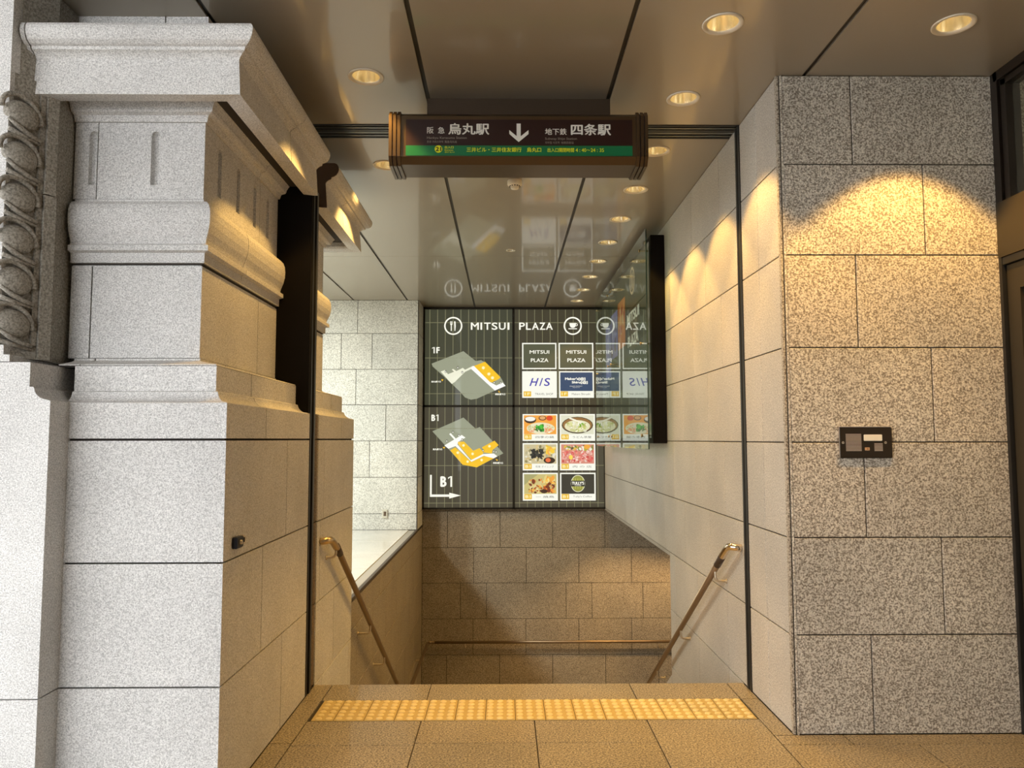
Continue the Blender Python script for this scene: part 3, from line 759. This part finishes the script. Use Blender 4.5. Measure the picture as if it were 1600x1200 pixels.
sh.text('烏丸駅', 700, 764.2, 193, 211.6, WT, .001, .006)
DIM = lin(150, 140, 128)
sh.text('Hankyu Karasuma Station', 667, 728.8, 214.6, 219.4, DIM, .001); sh.text('한큐 가라스마역  阪急乌丸站', 667, 713.5, 221, 224.9, DIM, .001)
sh.build('station_name', INK, face); sh = Sheet(sfn); sh.text('地下鉄', 851.3, 885.2, 201.0, 211.6, WT, .001, .003); sh.text('四条駅', 891.7, 954.7, 193.6, 212.2, WT, .001, .006)
sh.text('Subway Shijo Station', 851.3, 901, 215.6, 220.4, DIM, .001); sh.text('지하철 시조역  地铁四条站', 851.3, 896, 222, 226, DIM, .001)
sh.build('station_name', INK, face)
sh = Sheet(sfn); q = lambda u, v: (650+u/4.571, 170+v/4.571)
sh.poly([q(717, 107), q(746, 107), q(746, 190), q(717, 190)], WT, .001)
sh.poly([q(665, 155), q(732, 212), q(732, 243), q(665, 184)], WT, .0012); sh.poly([q(732, 212), q(802, 155), q(802, 184), q(732, 243)], WT, .0014)
sh.poly([q(717, 188), q(746, 188), q(746, 214), q(717, 214)], WT, .001)
sh.build('arrow', INK, face)
sh = Sheet(sfn)
sh.ell(685, 234.6, 5.9, 5.9, YEL, .001, 28); sh.text('21', 680.5, 689.5, 231.2, 238.2, lin(40, 50, 20), .002, .02)
sh.build('gate_number', INK, SG); sh = Sheet(sfn); sh.text('出入口', 694.8, 708.4, 229.6, 233.8, YEL, .001, .003); sh.text('Entrance', 694.8, 708, 235, 237.4, YEL, .001); sh.text('출입구 出入口', 694.8, 710, 238.4, 240.6, YEL, .001)
sh.build('gate_text', INK, SG); sh = Sheet(sfn); sh.text('三井ビル・三井住友銀行　烏丸口', 728.8, 845.2, 231.8, 239.2, YEL, .001, .003)
sh.build('gate_text', INK, SG); sh = Sheet(sfn); sh.text('出入口開閉時間', 855, 896.5, 232.4, 239.2, YEL, .001, .002); sh.text('4 : 40', 899, 915.5, 232.9, 238.8, YEL, .001, .002); sh.text('～', 916.5, 921.5, 234.9, 236.7, YEL, .001); sh.text('24 : 35', 922.5, 943.2, 232.9, 238.8, YEL, .001, .002)
sh.build('gate_text', INK, SG)

# ================================================================= MAP BOARD
BD = thing('map_board', 'large backlit dark floor map and store directory filling the far wall', 'sign board', (.13, 10.83, .47))
bx = lambda px: -1.165+(px-661)*.00914
bz = lambda py: 3.328-(py-482)*.009125
bfn = lambda a, b, h: (bx(a), 10.800-h, bz(b))
OL = lin(64, 62, 48); OL2 = lin(58, 56, 42); LINE = lin(134, 132, 100); WH = lin(255, 253, 238); GRY = lin(152, 156, 132); YL_ = lin(248, 196, 24)
mb = MB(); mb.box(bx(661.5), bx(944.8), 10.803, 10.855, bz(795.5), bz(480.5)); mb.build('light_box', [BLACK], BD)
mb = MB()
for a0, a1, b0, b1 in ((661, 664, 480.5, 795.5), (942.5, 945, 480.5, 795.5), (661, 945, 480.5, 484), (661, 945, 793, 795.5), (800.6, 804.4, 482, 795), (661, 945, 634.6, 638)):
    mb.box(bx(a0), bx(a1), 10.788, 10.81, bz(b1), bz(b0))
mb.build('frame', [simple('board_frame', (.018, .015, .010), .4, .4)], BD)
def lit_panel(a0, a1, b0, b1, c, vx, hy):
    s_ = Sheet(bfn); s_.rect(a0, a1, b0, b1, c, 0)
    for x in vx:
        if a0 < x < a1: s_.rect(x-.4, x+.4, b0, b1, LINE, .0008)
    for y in hy:
        if b0 < y < b1: s_.rect(a0, a1, y-.4, y+.4, LINE, .0010)
    o_ = s_.build('lit_panel', INK_LIT, BD); return o_
vxl = [671.3+12.15*k for k in range(11)]; vxr = [811.5+12.15*k for k in range(11)]
p1 = lit_panel(664, 800.6, 484, 634.6, lin(60, 62, 46), vxl, [504.8, 560.6, 616.7])
p2 = lit_panel(804.4, 942.5, 484, 634.6, lin(62, 58, 42), vxr, [504.8, 560.6, 616.7])
p3 = lit_panel(664, 800.6, 638, 793, lin(66, 62, 48), vxl, [671.3, 728.6, 786.2])
p4 = lit_panel(804.4, 942.5, 638, 793, lin(66, 62, 48), vxr, [671.3, 728.6, 786.2])
def heading(fn, par, mat, off=0, col=WH):
    s_ = Sheet(fn)
    s_.ringe(708, 510, 12, 14.3, col, .002)
    for k in (-1, 0, 1): s_.rect(704.9+k*1.3-.4, 704.9+k*1.3+.4, 502.6, 507.5, col, .002)
    s_.rect(703.3, 706.5, 506.6, 508.4, col, .0021); s_.rect(704.1, 705.7, 508, 518, col, .0022)
    s_.poly([(709.2, 503.5), (710.3, 502.3), (711.6, 503.5), (711.9, 510.5), (711.2, 518), (709.9, 518), (709.6, 510.5)], col, .002)
    s_.build('dining_icon', mat, par); s_ = Sheet(fn)
    s_.ringe(895.7, 510, 12, 14.3, col, .002)
    s_.poly([(890.6, 505.5), (900.9, 505.5), (900.6, 509.5), (899.2, 512), (897, 513), (894.3, 513), (892.2, 511.8), (890.9, 509.3)], col, .002)
    s_.ringe(901.3, 508.2, 1.3, 2.3, col, .0022, 16); s_.rect(889, 902.5, 513.8, 515.2, col, .002)
    s_.build('cafe_icon', mat, par); s_ = Sheet(fn)
    for ch, a0, a1 in zip('MITSUI', (735.6, 750.6, 756.4, 768.2, 779.6, 793.2), (748.2, 753.4, 766.8, 777.6, 790.3, 796.2)): s_.text(ch, a0, a1, 504.7, 516.2, col, .002, .006)
    s_.build('heading_word', mat, par); s_ = Sheet(fn)
    for ch, a0, a1 in zip('PLAZA', (811.3, 822.2, 831.6, 843.6, 853.6), (820.6, 830.2, 842.4, 852.6, 864.3)): s_.text(ch, a0, a1, 504.7, 516.2, col, .002, .006)
    return s_.build('heading_word', mat, par)
heading(bfn, BD, INK_LIT)
s_ = Sheet(bfn); one_glyph(s_, 675, 679.2, 543.6, 553.4, WH, .002); s_.text('F', 681.6, 687, 543.6, 553.4, WH, .002, .02); s_.text('B', 674.6, 680.6, 649.4, 659.4, WH, .002, .02); one_glyph(s_, 682, 685.6, 649.4, 659.4, WH, .002); s_.text('B', 689, 698.6, 745, 761.3, WH, .002, .02); one_glyph(s_, 701, 707.2, 745, 761.3, WH, .002); s_.build('floor_name', INK_LIT, BD)
z2 = lambda L: [(660+u/7.5, 480+v/7.5) for u, v in L]; z3 = lambda L: [(660+u/7.27, 630+v/7.27) for u, v in L]
s_ = Sheet(bfn)
s_.poly(z2([(108, 672), (480, 525), (625, 642), (690, 632), (730, 655), (915, 830), (975, 935), (850, 990), (640, 1085), (570, 1097), (500, 1070), (440, 1000), (260, 830), (120, 705)]), GRY, .001)
s_.poly(z2([(215, 765), (265, 748), (300, 797), (372, 768), (345, 742), (360, 734), (398, 760), (475, 722), (500, 745), (590, 700), (612, 716), (500, 770), (335, 840), (380, 890), (345, 912)]), lin(240, 240, 215), .0014)
s_.poly(z2([(590, 700), (612, 702), (800, 893), (868, 930), (940, 895), (975, 935), (850, 990), (572, 735)]), lin(255, 255, 250), .0018)
s_.poly(z2([(605, 700), (735, 650), (915, 830), (902, 852), (818, 895), (790, 888)]), YL_, .0022)
for u, v in ((715, 722), (780, 795), (822, 840)): s_.ell(660+u/7.5, 480+v/7.5, 2.4, 2.4, lin(255, 245, 190), .0026, 16)
s_.text('烏丸通り口', 674, 689, 596.5, 599.3, WH, .002, .01); s_.poly(z2([(220, 858), (250, 858), (235, 880)]), YL_, .002)
s_.text('四条通り口', 774, 789.4, 616, 619.2, WH, .002, .01); s_.poly(z2([(888, 988), (915, 1010), (895, 1012)]), YL_, .002)
for u, v in ((275, 768), (415, 718), (468, 775), (842, 895), (915, 900)): s_.ell(660+u/7.5, 480+v/7.5, 1.6, 2.0, lin(60, 60, 50), .003, 10); s_.ell(660+u/7.5, 480.2+v/7.5, .9, 1.2, WH, .0034, 8)
s_.build('floor_map', INK_LIT, BD)
s_ = Sheet(bfn)
s_.poly(z3([(118, 330), (468, 175), (605, 300), (655, 283), (920, 580), (620, 737), (460, 705)]), GRY, .001)
s_.poly(z3([(320, 545), (378, 512), (560, 676), (700, 612), (838, 622), (620, 737), (460, 707)]), YL_, .0014)
s_.poly(z3([(398, 452), (475, 445), (580, 550), (650, 520), (692, 560), (692, 590), (560, 652), (420, 490)]), YL_, .0016)
s_.poly(z3([(680, 510), (820, 437), (867, 487), (800, 540), (790, 582), (700, 570)]), YL_, .0018)
s_.poly(z3([(255, 490), (450, 372), (492, 402), (408, 450), (402, 480), (553, 657), (690, 588), (812, 582), (852, 612), (812, 637), (700, 607), (560, 674), (380, 497), (300, 527)]), lin(255, 255, 245), .0022)
s_.poly(z3([(308, 362), (325, 350), (382, 412), (365, 424)]), lin(255, 255, 245), .0024)
for u, v in ((470, 490), (405, 572), (573, 585), (518, 672), (675, 655), (763, 500)): s_.ell(660+u/7.27, 630+v/7.27, 2.0, 2.0, lin(255, 245, 190), .0028, 16)
for u, v in ((282, 440), (350, 340), (418, 378), (455, 425), (690, 545), (812, 555), (838, 562)): s_.ell(660+u/7.27, 630+v/7.27, 1.6, 2.0, lin(60, 60, 50), .003, 10); s_.ell(660+u/7.27, 630.2+v/7.27, .9, 1.2, WH, .0034, 8)
s_.text('烏丸通り口', 677, 691.6, 701.8, 704.8, WH, .002, .01); s_.poly(z3([(235, 508), (265, 508), (250, 528)]), YL_, .002)
s_.text('四条通り口', 770.7, 785.9, 723, 726.2, WH, .002, .01); s_.poly(z3([(832, 640), (862, 655), (845, 665)]), YL_, .002)
s_.build('floor_map', INK_LIT, BD)
s_ = Sheet(bfn); s_.rect(673.1, 675.8, 742.8, 776, WH, .002); s_.rect(673.1, 703, 773, 776.6, WH, .0022); s_.poly(z3([(312, 1020), (442, 1051), (312, 1085)]), WH, .0024); s_.build('arrow', INK_LIT, BD)
# store cards
CW = lin(250, 250, 236)
def card(a0, a1, b0, b1, par=BD, fn=bfn, name='store_card'):
    s_ = Sheet(fn); s_.rect(a0, a1, b0, b1, CW, .0030); return s_.build(name, INK_LIT, par)
def footer(c_, a0, a1, b1, tagt, line, dark=False, fn=bfn):
    s_ = Sheet(fn); s_.rect(a0+2.3, a0+14, b1-10.2, b1-2.2, lin(236, 190, 50), .0036); s_.text(tagt, a0+4, a0+12.3, b1-8.4, b1-4, lin(255, 240, 180), .0042, .02)
    s_.build('floor_tag', INK_LIT, c_); s_ = Sheet(fn)
    s_.text(line, a0+20, a1-6, b1-7.6, b1-4.2, lin(120, 118, 108) if not dark else lin(50, 46, 40), .0040, .0); s_.build('caption', INK_LIT, c_)
for a0, a1 in ((816, 869.8), (873.3, 927.8)):
    c_ = card(a0, a1, 537, 578.5); s_ = Sheet(bfn); s_.rect(a0+2, a1-2, 539, 576.5, lin(84, 86, 64), .0036)
    s_.text('MITSUI', a0+11.8, a1-11.2, 548.6, 554.2, WH, .0044, .006); s_.text('PLAZA', a0+13.6, a1-12.6, 561.4, 567.2, WH, .0044, .006); s_.build('card_print', INK_LIT, c_)
c_ = card(816, 870.2, 581.6, 623.4); s_ = Sheet(bfn); [s_.text(ch_, p_, q_, 592.4, 604.9, lin(62, 58, 168), .0040, .004, slant=sl_) for ch_, p_, q_, sl_ in (('H', 827.4, 842, 4.2), ('I', 842.6, 848.6, 4.2), ('S', 849.8, 860.4, 1.8))]; s_.build('card_print', INK_LIT, c_)
footer(c_, 816, 870.2, 623.4, '1F', 'TRAVEL SHOP')
c_ = card(873.6, 928.2, 581.6, 623.4); s_ = Sheet(bfn); s_.rect(875.6, 926.2, 583.6, 612.8, lin(42, 70, 104), .0036)
s_.text("Maker's[@]", 883, 915, 591.4, 596.6, WH, .0042, .012); s_.text('Shiru[@]', 893.5, 918.5, 597, 602, WH, .0042, .012); s_.text('MAKERS MARKET', 890.5, 910, 604.6, 605.9, WH, .0042); s_.text('SHIJO KYOTO', 895, 906, 606.9, 608.1, WH, .0042); s_.build('card_print', INK_LIT, c_)
footer(c_, 873.6, 928.2, 623.4, '1F', 'Makers Shirushi')
def blobs(s_, a0, a1, b0, b1, cols, n, rmin, rmax, seed, h0=.0042):
    rg = random.Random(seed)
    for k in range(n):
        r = rg.uniform(rmin, rmax); ra, rb = r, r*rg.uniform(.35, .8)
        m = max(ra, rb)
        if a1-a0 < 2*m or b1-b0 < 2*m: continue
        col = rg.choice(cols); f = rg.uniform(.8, 1.1); col = tuple(min(1, q*f) for q in col)
        s_.ell(rg.uniform(a0+m, a1-m), rg.uniform(b0+m, b1-m), ra, rb, col, h0+k*.00001, 9, rg.uniform(0, 3.14))
RW = [(648.8, 690.6), (694, 736.3), (740, 782.8)]; CL = [(816.5, 870.9), (874.3, 929.4)]
def picture(ci, ri, bgc, fn_draw, tagt, line, dark=False):
    (a0, a1), (b0, b1) = CL[ci], RW[ri]; c_ = card(a0, a1, b0, b1)
    s_ = Sheet(bfn); A0, A1, B0, B1 = a0+2, a1-2, b0+2, b1-10.4; s_.rect(A0, A1, B0, B1, bgc, .0036); fn_draw(s_, A0, A1, B0, B1); s_.build('photo_print', INK_LIT, c_)
    footer(c_, a0, a1, b1, tagt, line, dark)
L_ = lin
def hotpot(s_, A0, A1, B0, B1):
    s_.ell(A0+10, B0+7, 9.2, 5.5, L_(60, 36, 20), .0038); s_.ell(A0+10, B0+5.6, 8, 3.6, L_(250, 245, 232), .0040); s_.ell(A0+29, B0+4.3, 6, 3.8, L_(110, 50, 24), .0038); s_.ell(A0+29, B0+4, 4.6, 2.7, L_(225, 170, 110), .0040); s_.ell(A0+40, B0+4.5, 5, 4, L_(225, 70, 30), .0040)
    s_.ell((A0+A1)/2+1, B1-9.2, 22, 9, L_(235, 228, 190), .0041)
    blobs(s_, A0+5, A1-4, B0+13, B1-.3, [L_(240, 175, 130), L_(245, 240, 205), L_(220, 215, 150), L_(235, 150, 100)], 60, 1.2, 3.2, 3)
    blobs(s_, A0+16, A1-18, B0+13, B1-3, [L_(40, 160, 40), L_(70, 190, 50), L_(25, 110, 25)], 22, 1.4, 3.4, 5, .0052)
def udon(s_, A0, A1, B0, B1):
    cx = (A0+A1)/2; s_.ell(cx, B0+15.4, 24.4, 13.0, L_(60, 46, 26), .0038); s_.ell(cx, B0+15, 23, 11.6, L_(150, 110, 60), .0039); s_.ell(cx, B0+17, 20, 9.6, L_(230, 225, 185), .0040)
    blobs(s_, A0+8, A1-8, B0+9, B1-2, [L_(240, 238, 205), L_(215, 215, 150), L_(250, 248, 225), L_(190, 195, 110)], 60, 1.2, 3.4, 11)
    for k in range(7): s_.ell(A0+15+k*2.6, B0+5+k*1.0, 3.0, 1.3, L_(245, 240, 215), .0052, 10, .45)
    blobs(s_, A0+28, A0+38, B0+11, B0+19, [L_(130, 180, 40)], 5, 1.2, 2.2, 12, .0054)
def seaweed(s_, A0, A1, B0, B1):
    blobs(s_, A0, A1, B0, B1, [L_(235, 225, 190), L_(225, 200, 140), L_(150, 140, 90), L_(245, 240, 220), L_(200, 190, 150)], 90, 1.2, 3.6, 21)
    blobs(s_, A0+9, A0+32, B0+5, B0+24, [L_(30, 32, 30), L_(50, 54, 48), L_(20, 22, 22)], 40, 1.6, 3.6, 22, .0054)
    blobs(s_, A0+30, A1, B0, B0+18, [L_(250, 205, 60), L_(245, 170, 70), L_(255, 232, 140)], 16, 2.5, 5.5, 23, .0060)
    s_.ell(A1-11, B1-5.2, 9, 5, L_(52, 34, 20), .0064); s_.ell(A1-13, B1-5.6, 4, 3.3, L_(232, 110, 60), .0066)
def beef(s_, A0, A1, B0, B1):
    blobs(s_, A0, A1, B0, B0+11, [L_(190, 180, 60), L_(245, 240, 220), L_(130, 140, 60), L_(235, 190, 80), L_(90, 80, 50)], 46, 1.2, 3.6, 31)
    blobs(s_, A0, A1, B0+8, B1, [L_(225, 95, 90), L_(245, 180, 165), L_(205, 70, 66), L_(240, 140, 125), L_(250, 215, 200)], 110, 1.2, 3.4, 32, .0054); s_.ell(A1-11, B0+3.8, 5, 3.6, L_(240, 170, 60), .0064); s_.ell(A0+15, B0+20, 3, 3.6, L_(250, 220, 90), .0064)
def grill(s_, A0, A1, B0, B1):
    s_.poly([(A0, B0), (A0+22, B0), (A0, B0+17)], L_(170, 165, 110), .0038)
    blobs(s_, A0+5, A1, B0+6, B1, [L_(230, 140, 50), L_(245, 185, 80), L_(180, 80, 30), L_(235, 215, 150), L_(120, 50, 24)], 80, 1.4, 4.2, 41); blobs(s_, A0+28, A1, B0, B0+15, [L_(250, 200, 80), L_(248, 225, 140), L_(235, 160, 60)], 18, 2, 4.6, 42, .0056); s_.ell(A0+31, B1-4, 5.5, 3, L_(60, 30, 16), .0064)
def coffee(s_, A0, A1, B0, B1):
    cx, cy = 902, 756.6; s_.ell(cx, cy, 11, 13.2, L_(235, 235, 200), .0038, 40); s_.ell(cx, cy, 10, 12.2, L_(150, 150, 60), .0040, 40)
    for k in range(5): s_.rect(cx-8+k*3.6, cx-6.6+k*3.6, cy-8, cy+8, L_(185, 185, 90), .0042)
    s_.rect(cx-10.6, cx+10.6, cy-4.4, cy+4.4, L_(44, 44, 36), .0044); s_.text("TULLY'S", cx-9.4, cx+9.4, cy-3, cy+1.8, WH, .0048, .03); s_.text('COFFEE', cx-5, cx+5, cy+2.4, cy+4, WH, .0048)
picture(0, 0, L_(245, 165, 60), hotpot, 'B1', '四季の鍋', True); picture(1, 0, L_(225, 225, 200), udon, 'B1', 'うどん茶屋', True)
picture(0, 1, L_(205, 192, 150), seaweed, 'B1', '和食 ダイニング'); picture(1, 1, L_(215, 140, 120), beef, 'B1', '肉 の 店')
picture(0, 2, L_(205, 190, 120), grill, 'B1', '一 焼鳥', True); picture(1, 2, L_(50, 50, 42), coffee, 'B1', "Tully's Coffee")

# ================================================================= WALL SHOWCASE AND ITS GLASS
SCX = 1.297
CS = thing('sign_case', 'dark box sign fixed on the right stair wall behind a glass sheet', 'sign case', (1.36, 8.3, 1.41))
mb = MB(); mb.bbox(SCX, XR-.001, 6.62, 10.0, 1.412, 3.262, .003); mb.build('case_body', [simple('case_brown_black', (.005, .003, .002), .6, .0, spec=.15)], CS)
efn = lambda a, b, h: (SCX-.003-h, a, b)       # a = depth along the wall (far = larger), b = height
s_ = Sheet(efn); s_.rect(6.68, 9.94, 1.46, 3.22, lin(62, 62, 48), 0)
for k in range(29): s_.rect(6.75+k*.11, 6.756+k*.11, 1.46, 3.22, lin(96, 96, 72), .0006)
fp = s_.build('lit_panel', INK_DIM, CS)
s_ = Sheet(efn); s_.ringe(7.58, 3.05, .115, .14, lin(225, 190, 150), .002)
s_.rect(7.53, 7.56, 2.96, 3.13, lin(225, 190, 150), .002); s_.rect(7.60, 7.63, 2.96, 3.13, lin(225, 190, 150), .002)
v1, f1 = text_polys('MITSUI', .03); xa, xb_ = min(v[0] for v in v1), max(v[0] for v in v1); ya, yb_ = min(v[1] for v in v1), max(v[1] for v in v1)
s_.mb.mesh([efn(7.92-.72*(v[0]-xa)/(xb_-xa), 2.64+.11*(v[1]-ya)/(yb_-ya), .002) for v in v1], f1, 0, lin(235, 225, 205))
v1, f1 = text_polys('PLAZA', .03); xa, xb_ = min(v[0] for v in v1), max(v[0] for v in v1); ya, yb_ = min(v[1] for v in v1), max(v[1] for v in v1)
s_.mb.mesh([efn(7.88-.62*(v[0]-xa)/(xb_-xa), 2.40+.11*(v[1]-ya)/(yb_-ya), .002) for v in v1], f1, 0, lin(235, 225, 205))
s_.build('heading', INK_LIT, CS)
for (y0, y1, z0, z1, cols, seed) in ((8.05, 8.55, 2.45, 2.98, [lin(240, 140, 60), lin(250, 190, 120), lin(200, 80, 50)], 1), (8.6, 9.1, 2.4, 2.93, [lin(150, 140, 200), lin(190, 180, 215), lin(120, 100, 120)], 2), (9.15, 9.6, 2.2, 2.85, [lin(170, 165, 225), lin(205, 200, 235)], 3)):
    s_ = Sheet(efn); s_.rect(y0, y1, z0, z1, cols[0], .002)
    rg = random.Random(seed)
    for k in range(30): s_.ell(rg.uniform(y0+.06, y1-.06), rg.uniform(z0+.08, z1-.08), rg.uniform(.02, .06), rg.uniform(.02, .08), rg.choice(cols), .0024+k*.00002, 9)
    s_.build('photo_print', INK_DIM, CS)
GS = thing('glass_sheet', 'tall clear glass sheet standing off the right wall, mirroring the map board', 'glass panel', (1.22, 8.2, 1.36))
mb = MB(); mb.box(1.217, 1.225, 6.43, 8.74, 1.362, 3.262); mb.build('pane', [GLASS], GS)
mb = MB(); mb.box(1.217, 1.225, 8.752, 10.05, 1.362, 3.262); mb.build('pane', [GLASS], GS)
mb = MB(); mb.box(1.2245, 1.2265, 6.426, 6.430, 1.362, 3.262); mb.box(1.2165, 1.2255, 6.4265, 6.4298, 1.362, 3.262); mb.build('glass_edge', [simple('green_glass_edge', (.02, .05, .04), .1)], GS)
for y in (6.72, 8.62, 8.86, 9.9):
    for z in (3.14, 2.30, 1.48):
        mb = MB(); mb.tube([(1.210, y, z), (1.2915, y, z)], .008, 10); mb.tube([(1.208, y, z), (1.2165, y, z)], .013, 12); mb.build('standoff', [BRASS], GS)

# ================================================================= INTERCOM
IC = thing('intercom_panel', 'black intercom plate with two grilles on the granite wall at right', 'intercom', (1.82, YR, 1.43))
mb = MB(); mb.bbox(1.687, 1.954, YR-.012, YR-.0005, 1.352, 1.509, .004); mb.build('face_plate', [simple('smoked_plate', (.022, .014, .006), .35, .0, coat=.15, spec=.25)], IC)
mb = MB(); mb.box(1.6835, 1.6885, YR-.011, YR-.0005, 1.353, 1.508); mb.box(1.687, 1.952, YR-.011, YR-.0005, 1.508, 1.5115); mb.build('edge_strip', [simple('polished_edge', (.8, .7, .6), .2, 1)], IC)
mb = MB()
for k in range(13): z = 1.3885+k*.0068; mb.box(1.718, 1.796, YR-.0145, YR-.0115, z, z+.0032)
mb.build('speaker_grille', [simple('grille_slats', (.50, .42, .36), .5)], IC)
mb = MB()
for k in range(6): z = 1.3885+k*.0068; mb.box(1.862, 1.903, YR-.0145, YR-.0115, z, z+.0034)
mb.build('microphone_grille', [bpy.data.materials['grille_slats']], IC)
mb = MB(); mb.bbox(1.809, 1.902, YR-.0155, YR-.0105, 1.4385, 1.4705, .002); mb.build('call_button', [simple('button_cream', (.85, .78, .62), .3)], IC)
mb = MB(); mb.bbox(1.813, 1.837, YR-.0155, YR-.0105, 1.3905, 1.406, .0015); o = mb.build('indicator', [simple('indicator_tan', (.55, .33, .16), .4)], IC)
mb = MB(); mb.box(1.822, 1.829, YR-.0165, YR-.0150, 1.3965, 1.4), mb.build('indicator_dot', [simple('dot_brown', (.12, .03, .01), .4)], o)
for x in (1.7035, 1.9185):
    mb = MB(); mb.tube([(x, YR-.0110, 1.430), (x, YR-.0145, 1.430)], .0062, 14); mb.box(x-.0045, x+.0045, YR-.0152, YR-.0144, 1.4292, 1.4308, 1); mb.build('screw', [STEEL, BLACKG], IC)

# ================================================================= LATCH ON THE PILLAR, OUTLET
LT = thing('wall_latch', 'small black metal latch catch on the brown side of the pillar', 'latch', (XL, 3.26, 1.02))
mb = MB(); mb.bbox(XL-.001, XL+.022, 3.185, 3.265, .998, 1.045, .003); mb.build('catch_body', [simple('blackened_steel', (.02, .02, .025), .35, .7)], LT)
mb = MB(); mb.tube([(XL, 3.225, 1.022), (XL+.030, 3.225, 1.022)], .009, 12); mb.build('pin', [STEEL], LT)
mb = MB(); mb.bbox(XL-.001, XL+.016, 3.272, 3.305, 1.004, 1.042, .003); mb.box(XL+.0155, XL+.0168, 3.281, 3.295, 1.014, 1.034, 1); mb.tube([(XL+.012, 3.262, 1.038), (XL+.012, 3.275, 1.038)], .006, 8); mb.build('strike', [STEEL, BLACKG], LT)
OU = thing('wall_outlet', 'small wall outlet low on the pale lobby wall', 'outlet', (-1.60, 10.257, .46))
mb = MB(); mb.bbox(-1.635, -1.565, 10.238, 10.2565, .40, .515, .004); mb.build('cover_plate', [simple('outlet_steel', (.6, .58, .5), .4, .3)], OU)
mb = MB(); mb.bbox(-1.617, -1.583, 10.232, 10.24, .43, .488, .002); mb.tube([(-1.6, 10.236, .472), (-1.6, 10.226, .472)], .010, 10); mb.build('socket', [simple('socket_brown', (.12, .08, .05), .4)], OU)

# ================================================================= HANDRAILS
def smooth_path(pts, n=6):
    out = []
    P = [Vector(p) for p in pts]; P = [P[0]]+P+[P[-1]]
    for i in range(1, len(P)-2):
        for k in range(n):
            t = k/n; a, b, c, d = P[i-1], P[i], P[i+1], P[i+2]
            out.append(.5*((2*b)+(-a+c)*t+(2*a-5*b+4*c-d)*t*t+(-a+3*b-3*c+d)*t**3))
    out.append(P[-2]); return out
def bracket(par, x, wx, y, z):
    """from below the rail at x down and across to the wall at wx"""
    mb = MB(); s = 1 if wx > x else -1
    mb.tube(smooth_path([(x, y, z-.012), (x, y, z-.05), (x+s*.006, y-.002, z-.068), (x+s*.022, y-.004, z-.077), (wx-s*.002, y-.006, z-.078)], 4), .008, 10)
    mb.tube([(wx-s*.006, y-.006, z-.078), (wx+s*.002, y-.006, z-.078)], .014, 14)
    mb.build('bracket', [STEEL], par)
sl = -.615
HL = thing('handrail', 'bronze handrail going down the left side of the stairs and across the landing wall', 'handrail', (-1.07, 4.7, .8))
x = -1.068; yA, zA = 4.94, .742
end_y = yA+(-1.36-zA)/sl
path = [(x, yA, zA), (x, 6.0, zA+sl*(6.0-yA)), (x, end_y-.05, -1.36-sl*.05+.006), (x, end_y+.04, -1.366), (x, 10.70, -1.366)]
mb = MB(); mb.tube(path, .020, 14)
cor = smooth_path([(x, 10.70, -1.366), (x+.01, 10.75, -1.366), (x+.035, 10.775, -1.366), (x+.09, 10.78, -1.366)], 5)
mb.tube(cor, .020, 14); mb.tube([(x+.09, 10.78, -1.366), (3.9, 10.78, -1.366)], .020, 14)
mb.build('rail_tube', [TUBE], HL)
mb = MB(); mb.tube(smooth_path([(-1.124, 4.70, .828), (-1.092, 4.705, .832), (x-.004, 4.735, .832), (x, 4.80, .808), (x, 4.87, .772), (x, 4.905, zA-sl*.035)], 6), .0222, 14); mb.build('end_fitting', [BRASS], HL)
mb = MB(); mb.tube([(x, 4.885, zA-sl*.055), (x, 4.99, zA+sl*.05)], .0228, 16); o = mb.build('braille_sleeve', [simple('dark_sleeve', (.05, .03, .02), .5)], HL); o['label'] = 'dark braille sleeve'
for y in (4.872, 6.155, 6.895, 7.70): bracket(HL, x, XL if y < 5.69 else -1.165, y, zA+sl*(y-yA))
for y in (9.1, 10.2): bracket(HL, x, -1.165, y, -1.366)
for xx in (-.55, .35, 1.25, 2.15, 3.05):
    mb = MB(); mb.tube(smooth_path([(xx, 10.78, -1.38), (xx, 10.78, -1.42), (xx, 10.79, -1.44), (xx, 10.856, -1.445)], 4), .008, 10); mb.build('bracket', [STEEL], HL)
HRR = thing('handrail', 'bronze handrail with a bright rounded end on the right stair wall', 'handrail', (1.35, 4.6, .8))
x = 1.352; yA, zA = 4.808, .694; sl = -.617
mb = MB(); mb.tube([(x, yA, zA), (x, 8.05, zA+sl*(8.05-yA)), (x, 8.3, zA+sl*3.30)], .020, 14); mb.build('rail_tube', [TUBE], HRR)
mb = MB(); mb.tube(smooth_path([(1.418, 4.60, .795), (1.385, 4.603, .800), (x+.004, 4.63, .798), (x, 4.69, .766), (x, 4.775, zA-sl*.033)], 6), .0222, 14); mb.build('end_fitting', [simple('polished_steel', (.72, .62, .50), .18, 1)], HRR)
mb = MB(); mb.tube([(x, 4.76, zA-sl*.048), (x, 4.88, zA+sl*.072)], .0228, 16); o = mb.build('braille_sleeve', [bpy.data.materials['dark_sleeve']], HRR); o['label'] = 'dark braille sleeve'
mb = MB()
for k in range(4): y = 4.795+.016*k; mb.ellipsoid((x-.0205, y, zA+sl*(y-yA)+.004), ((.002, 0, 0), (0, .0035, 0), (0, 0, .0035)), 8, 6)
mb.build('braille_dots', [simple('white_print', (.8, .8, .78), .5)], o)
for y in (4.93, 5.93, 6.87): bracket(HRR, x, XR, y, zA+sl*(y-yA))
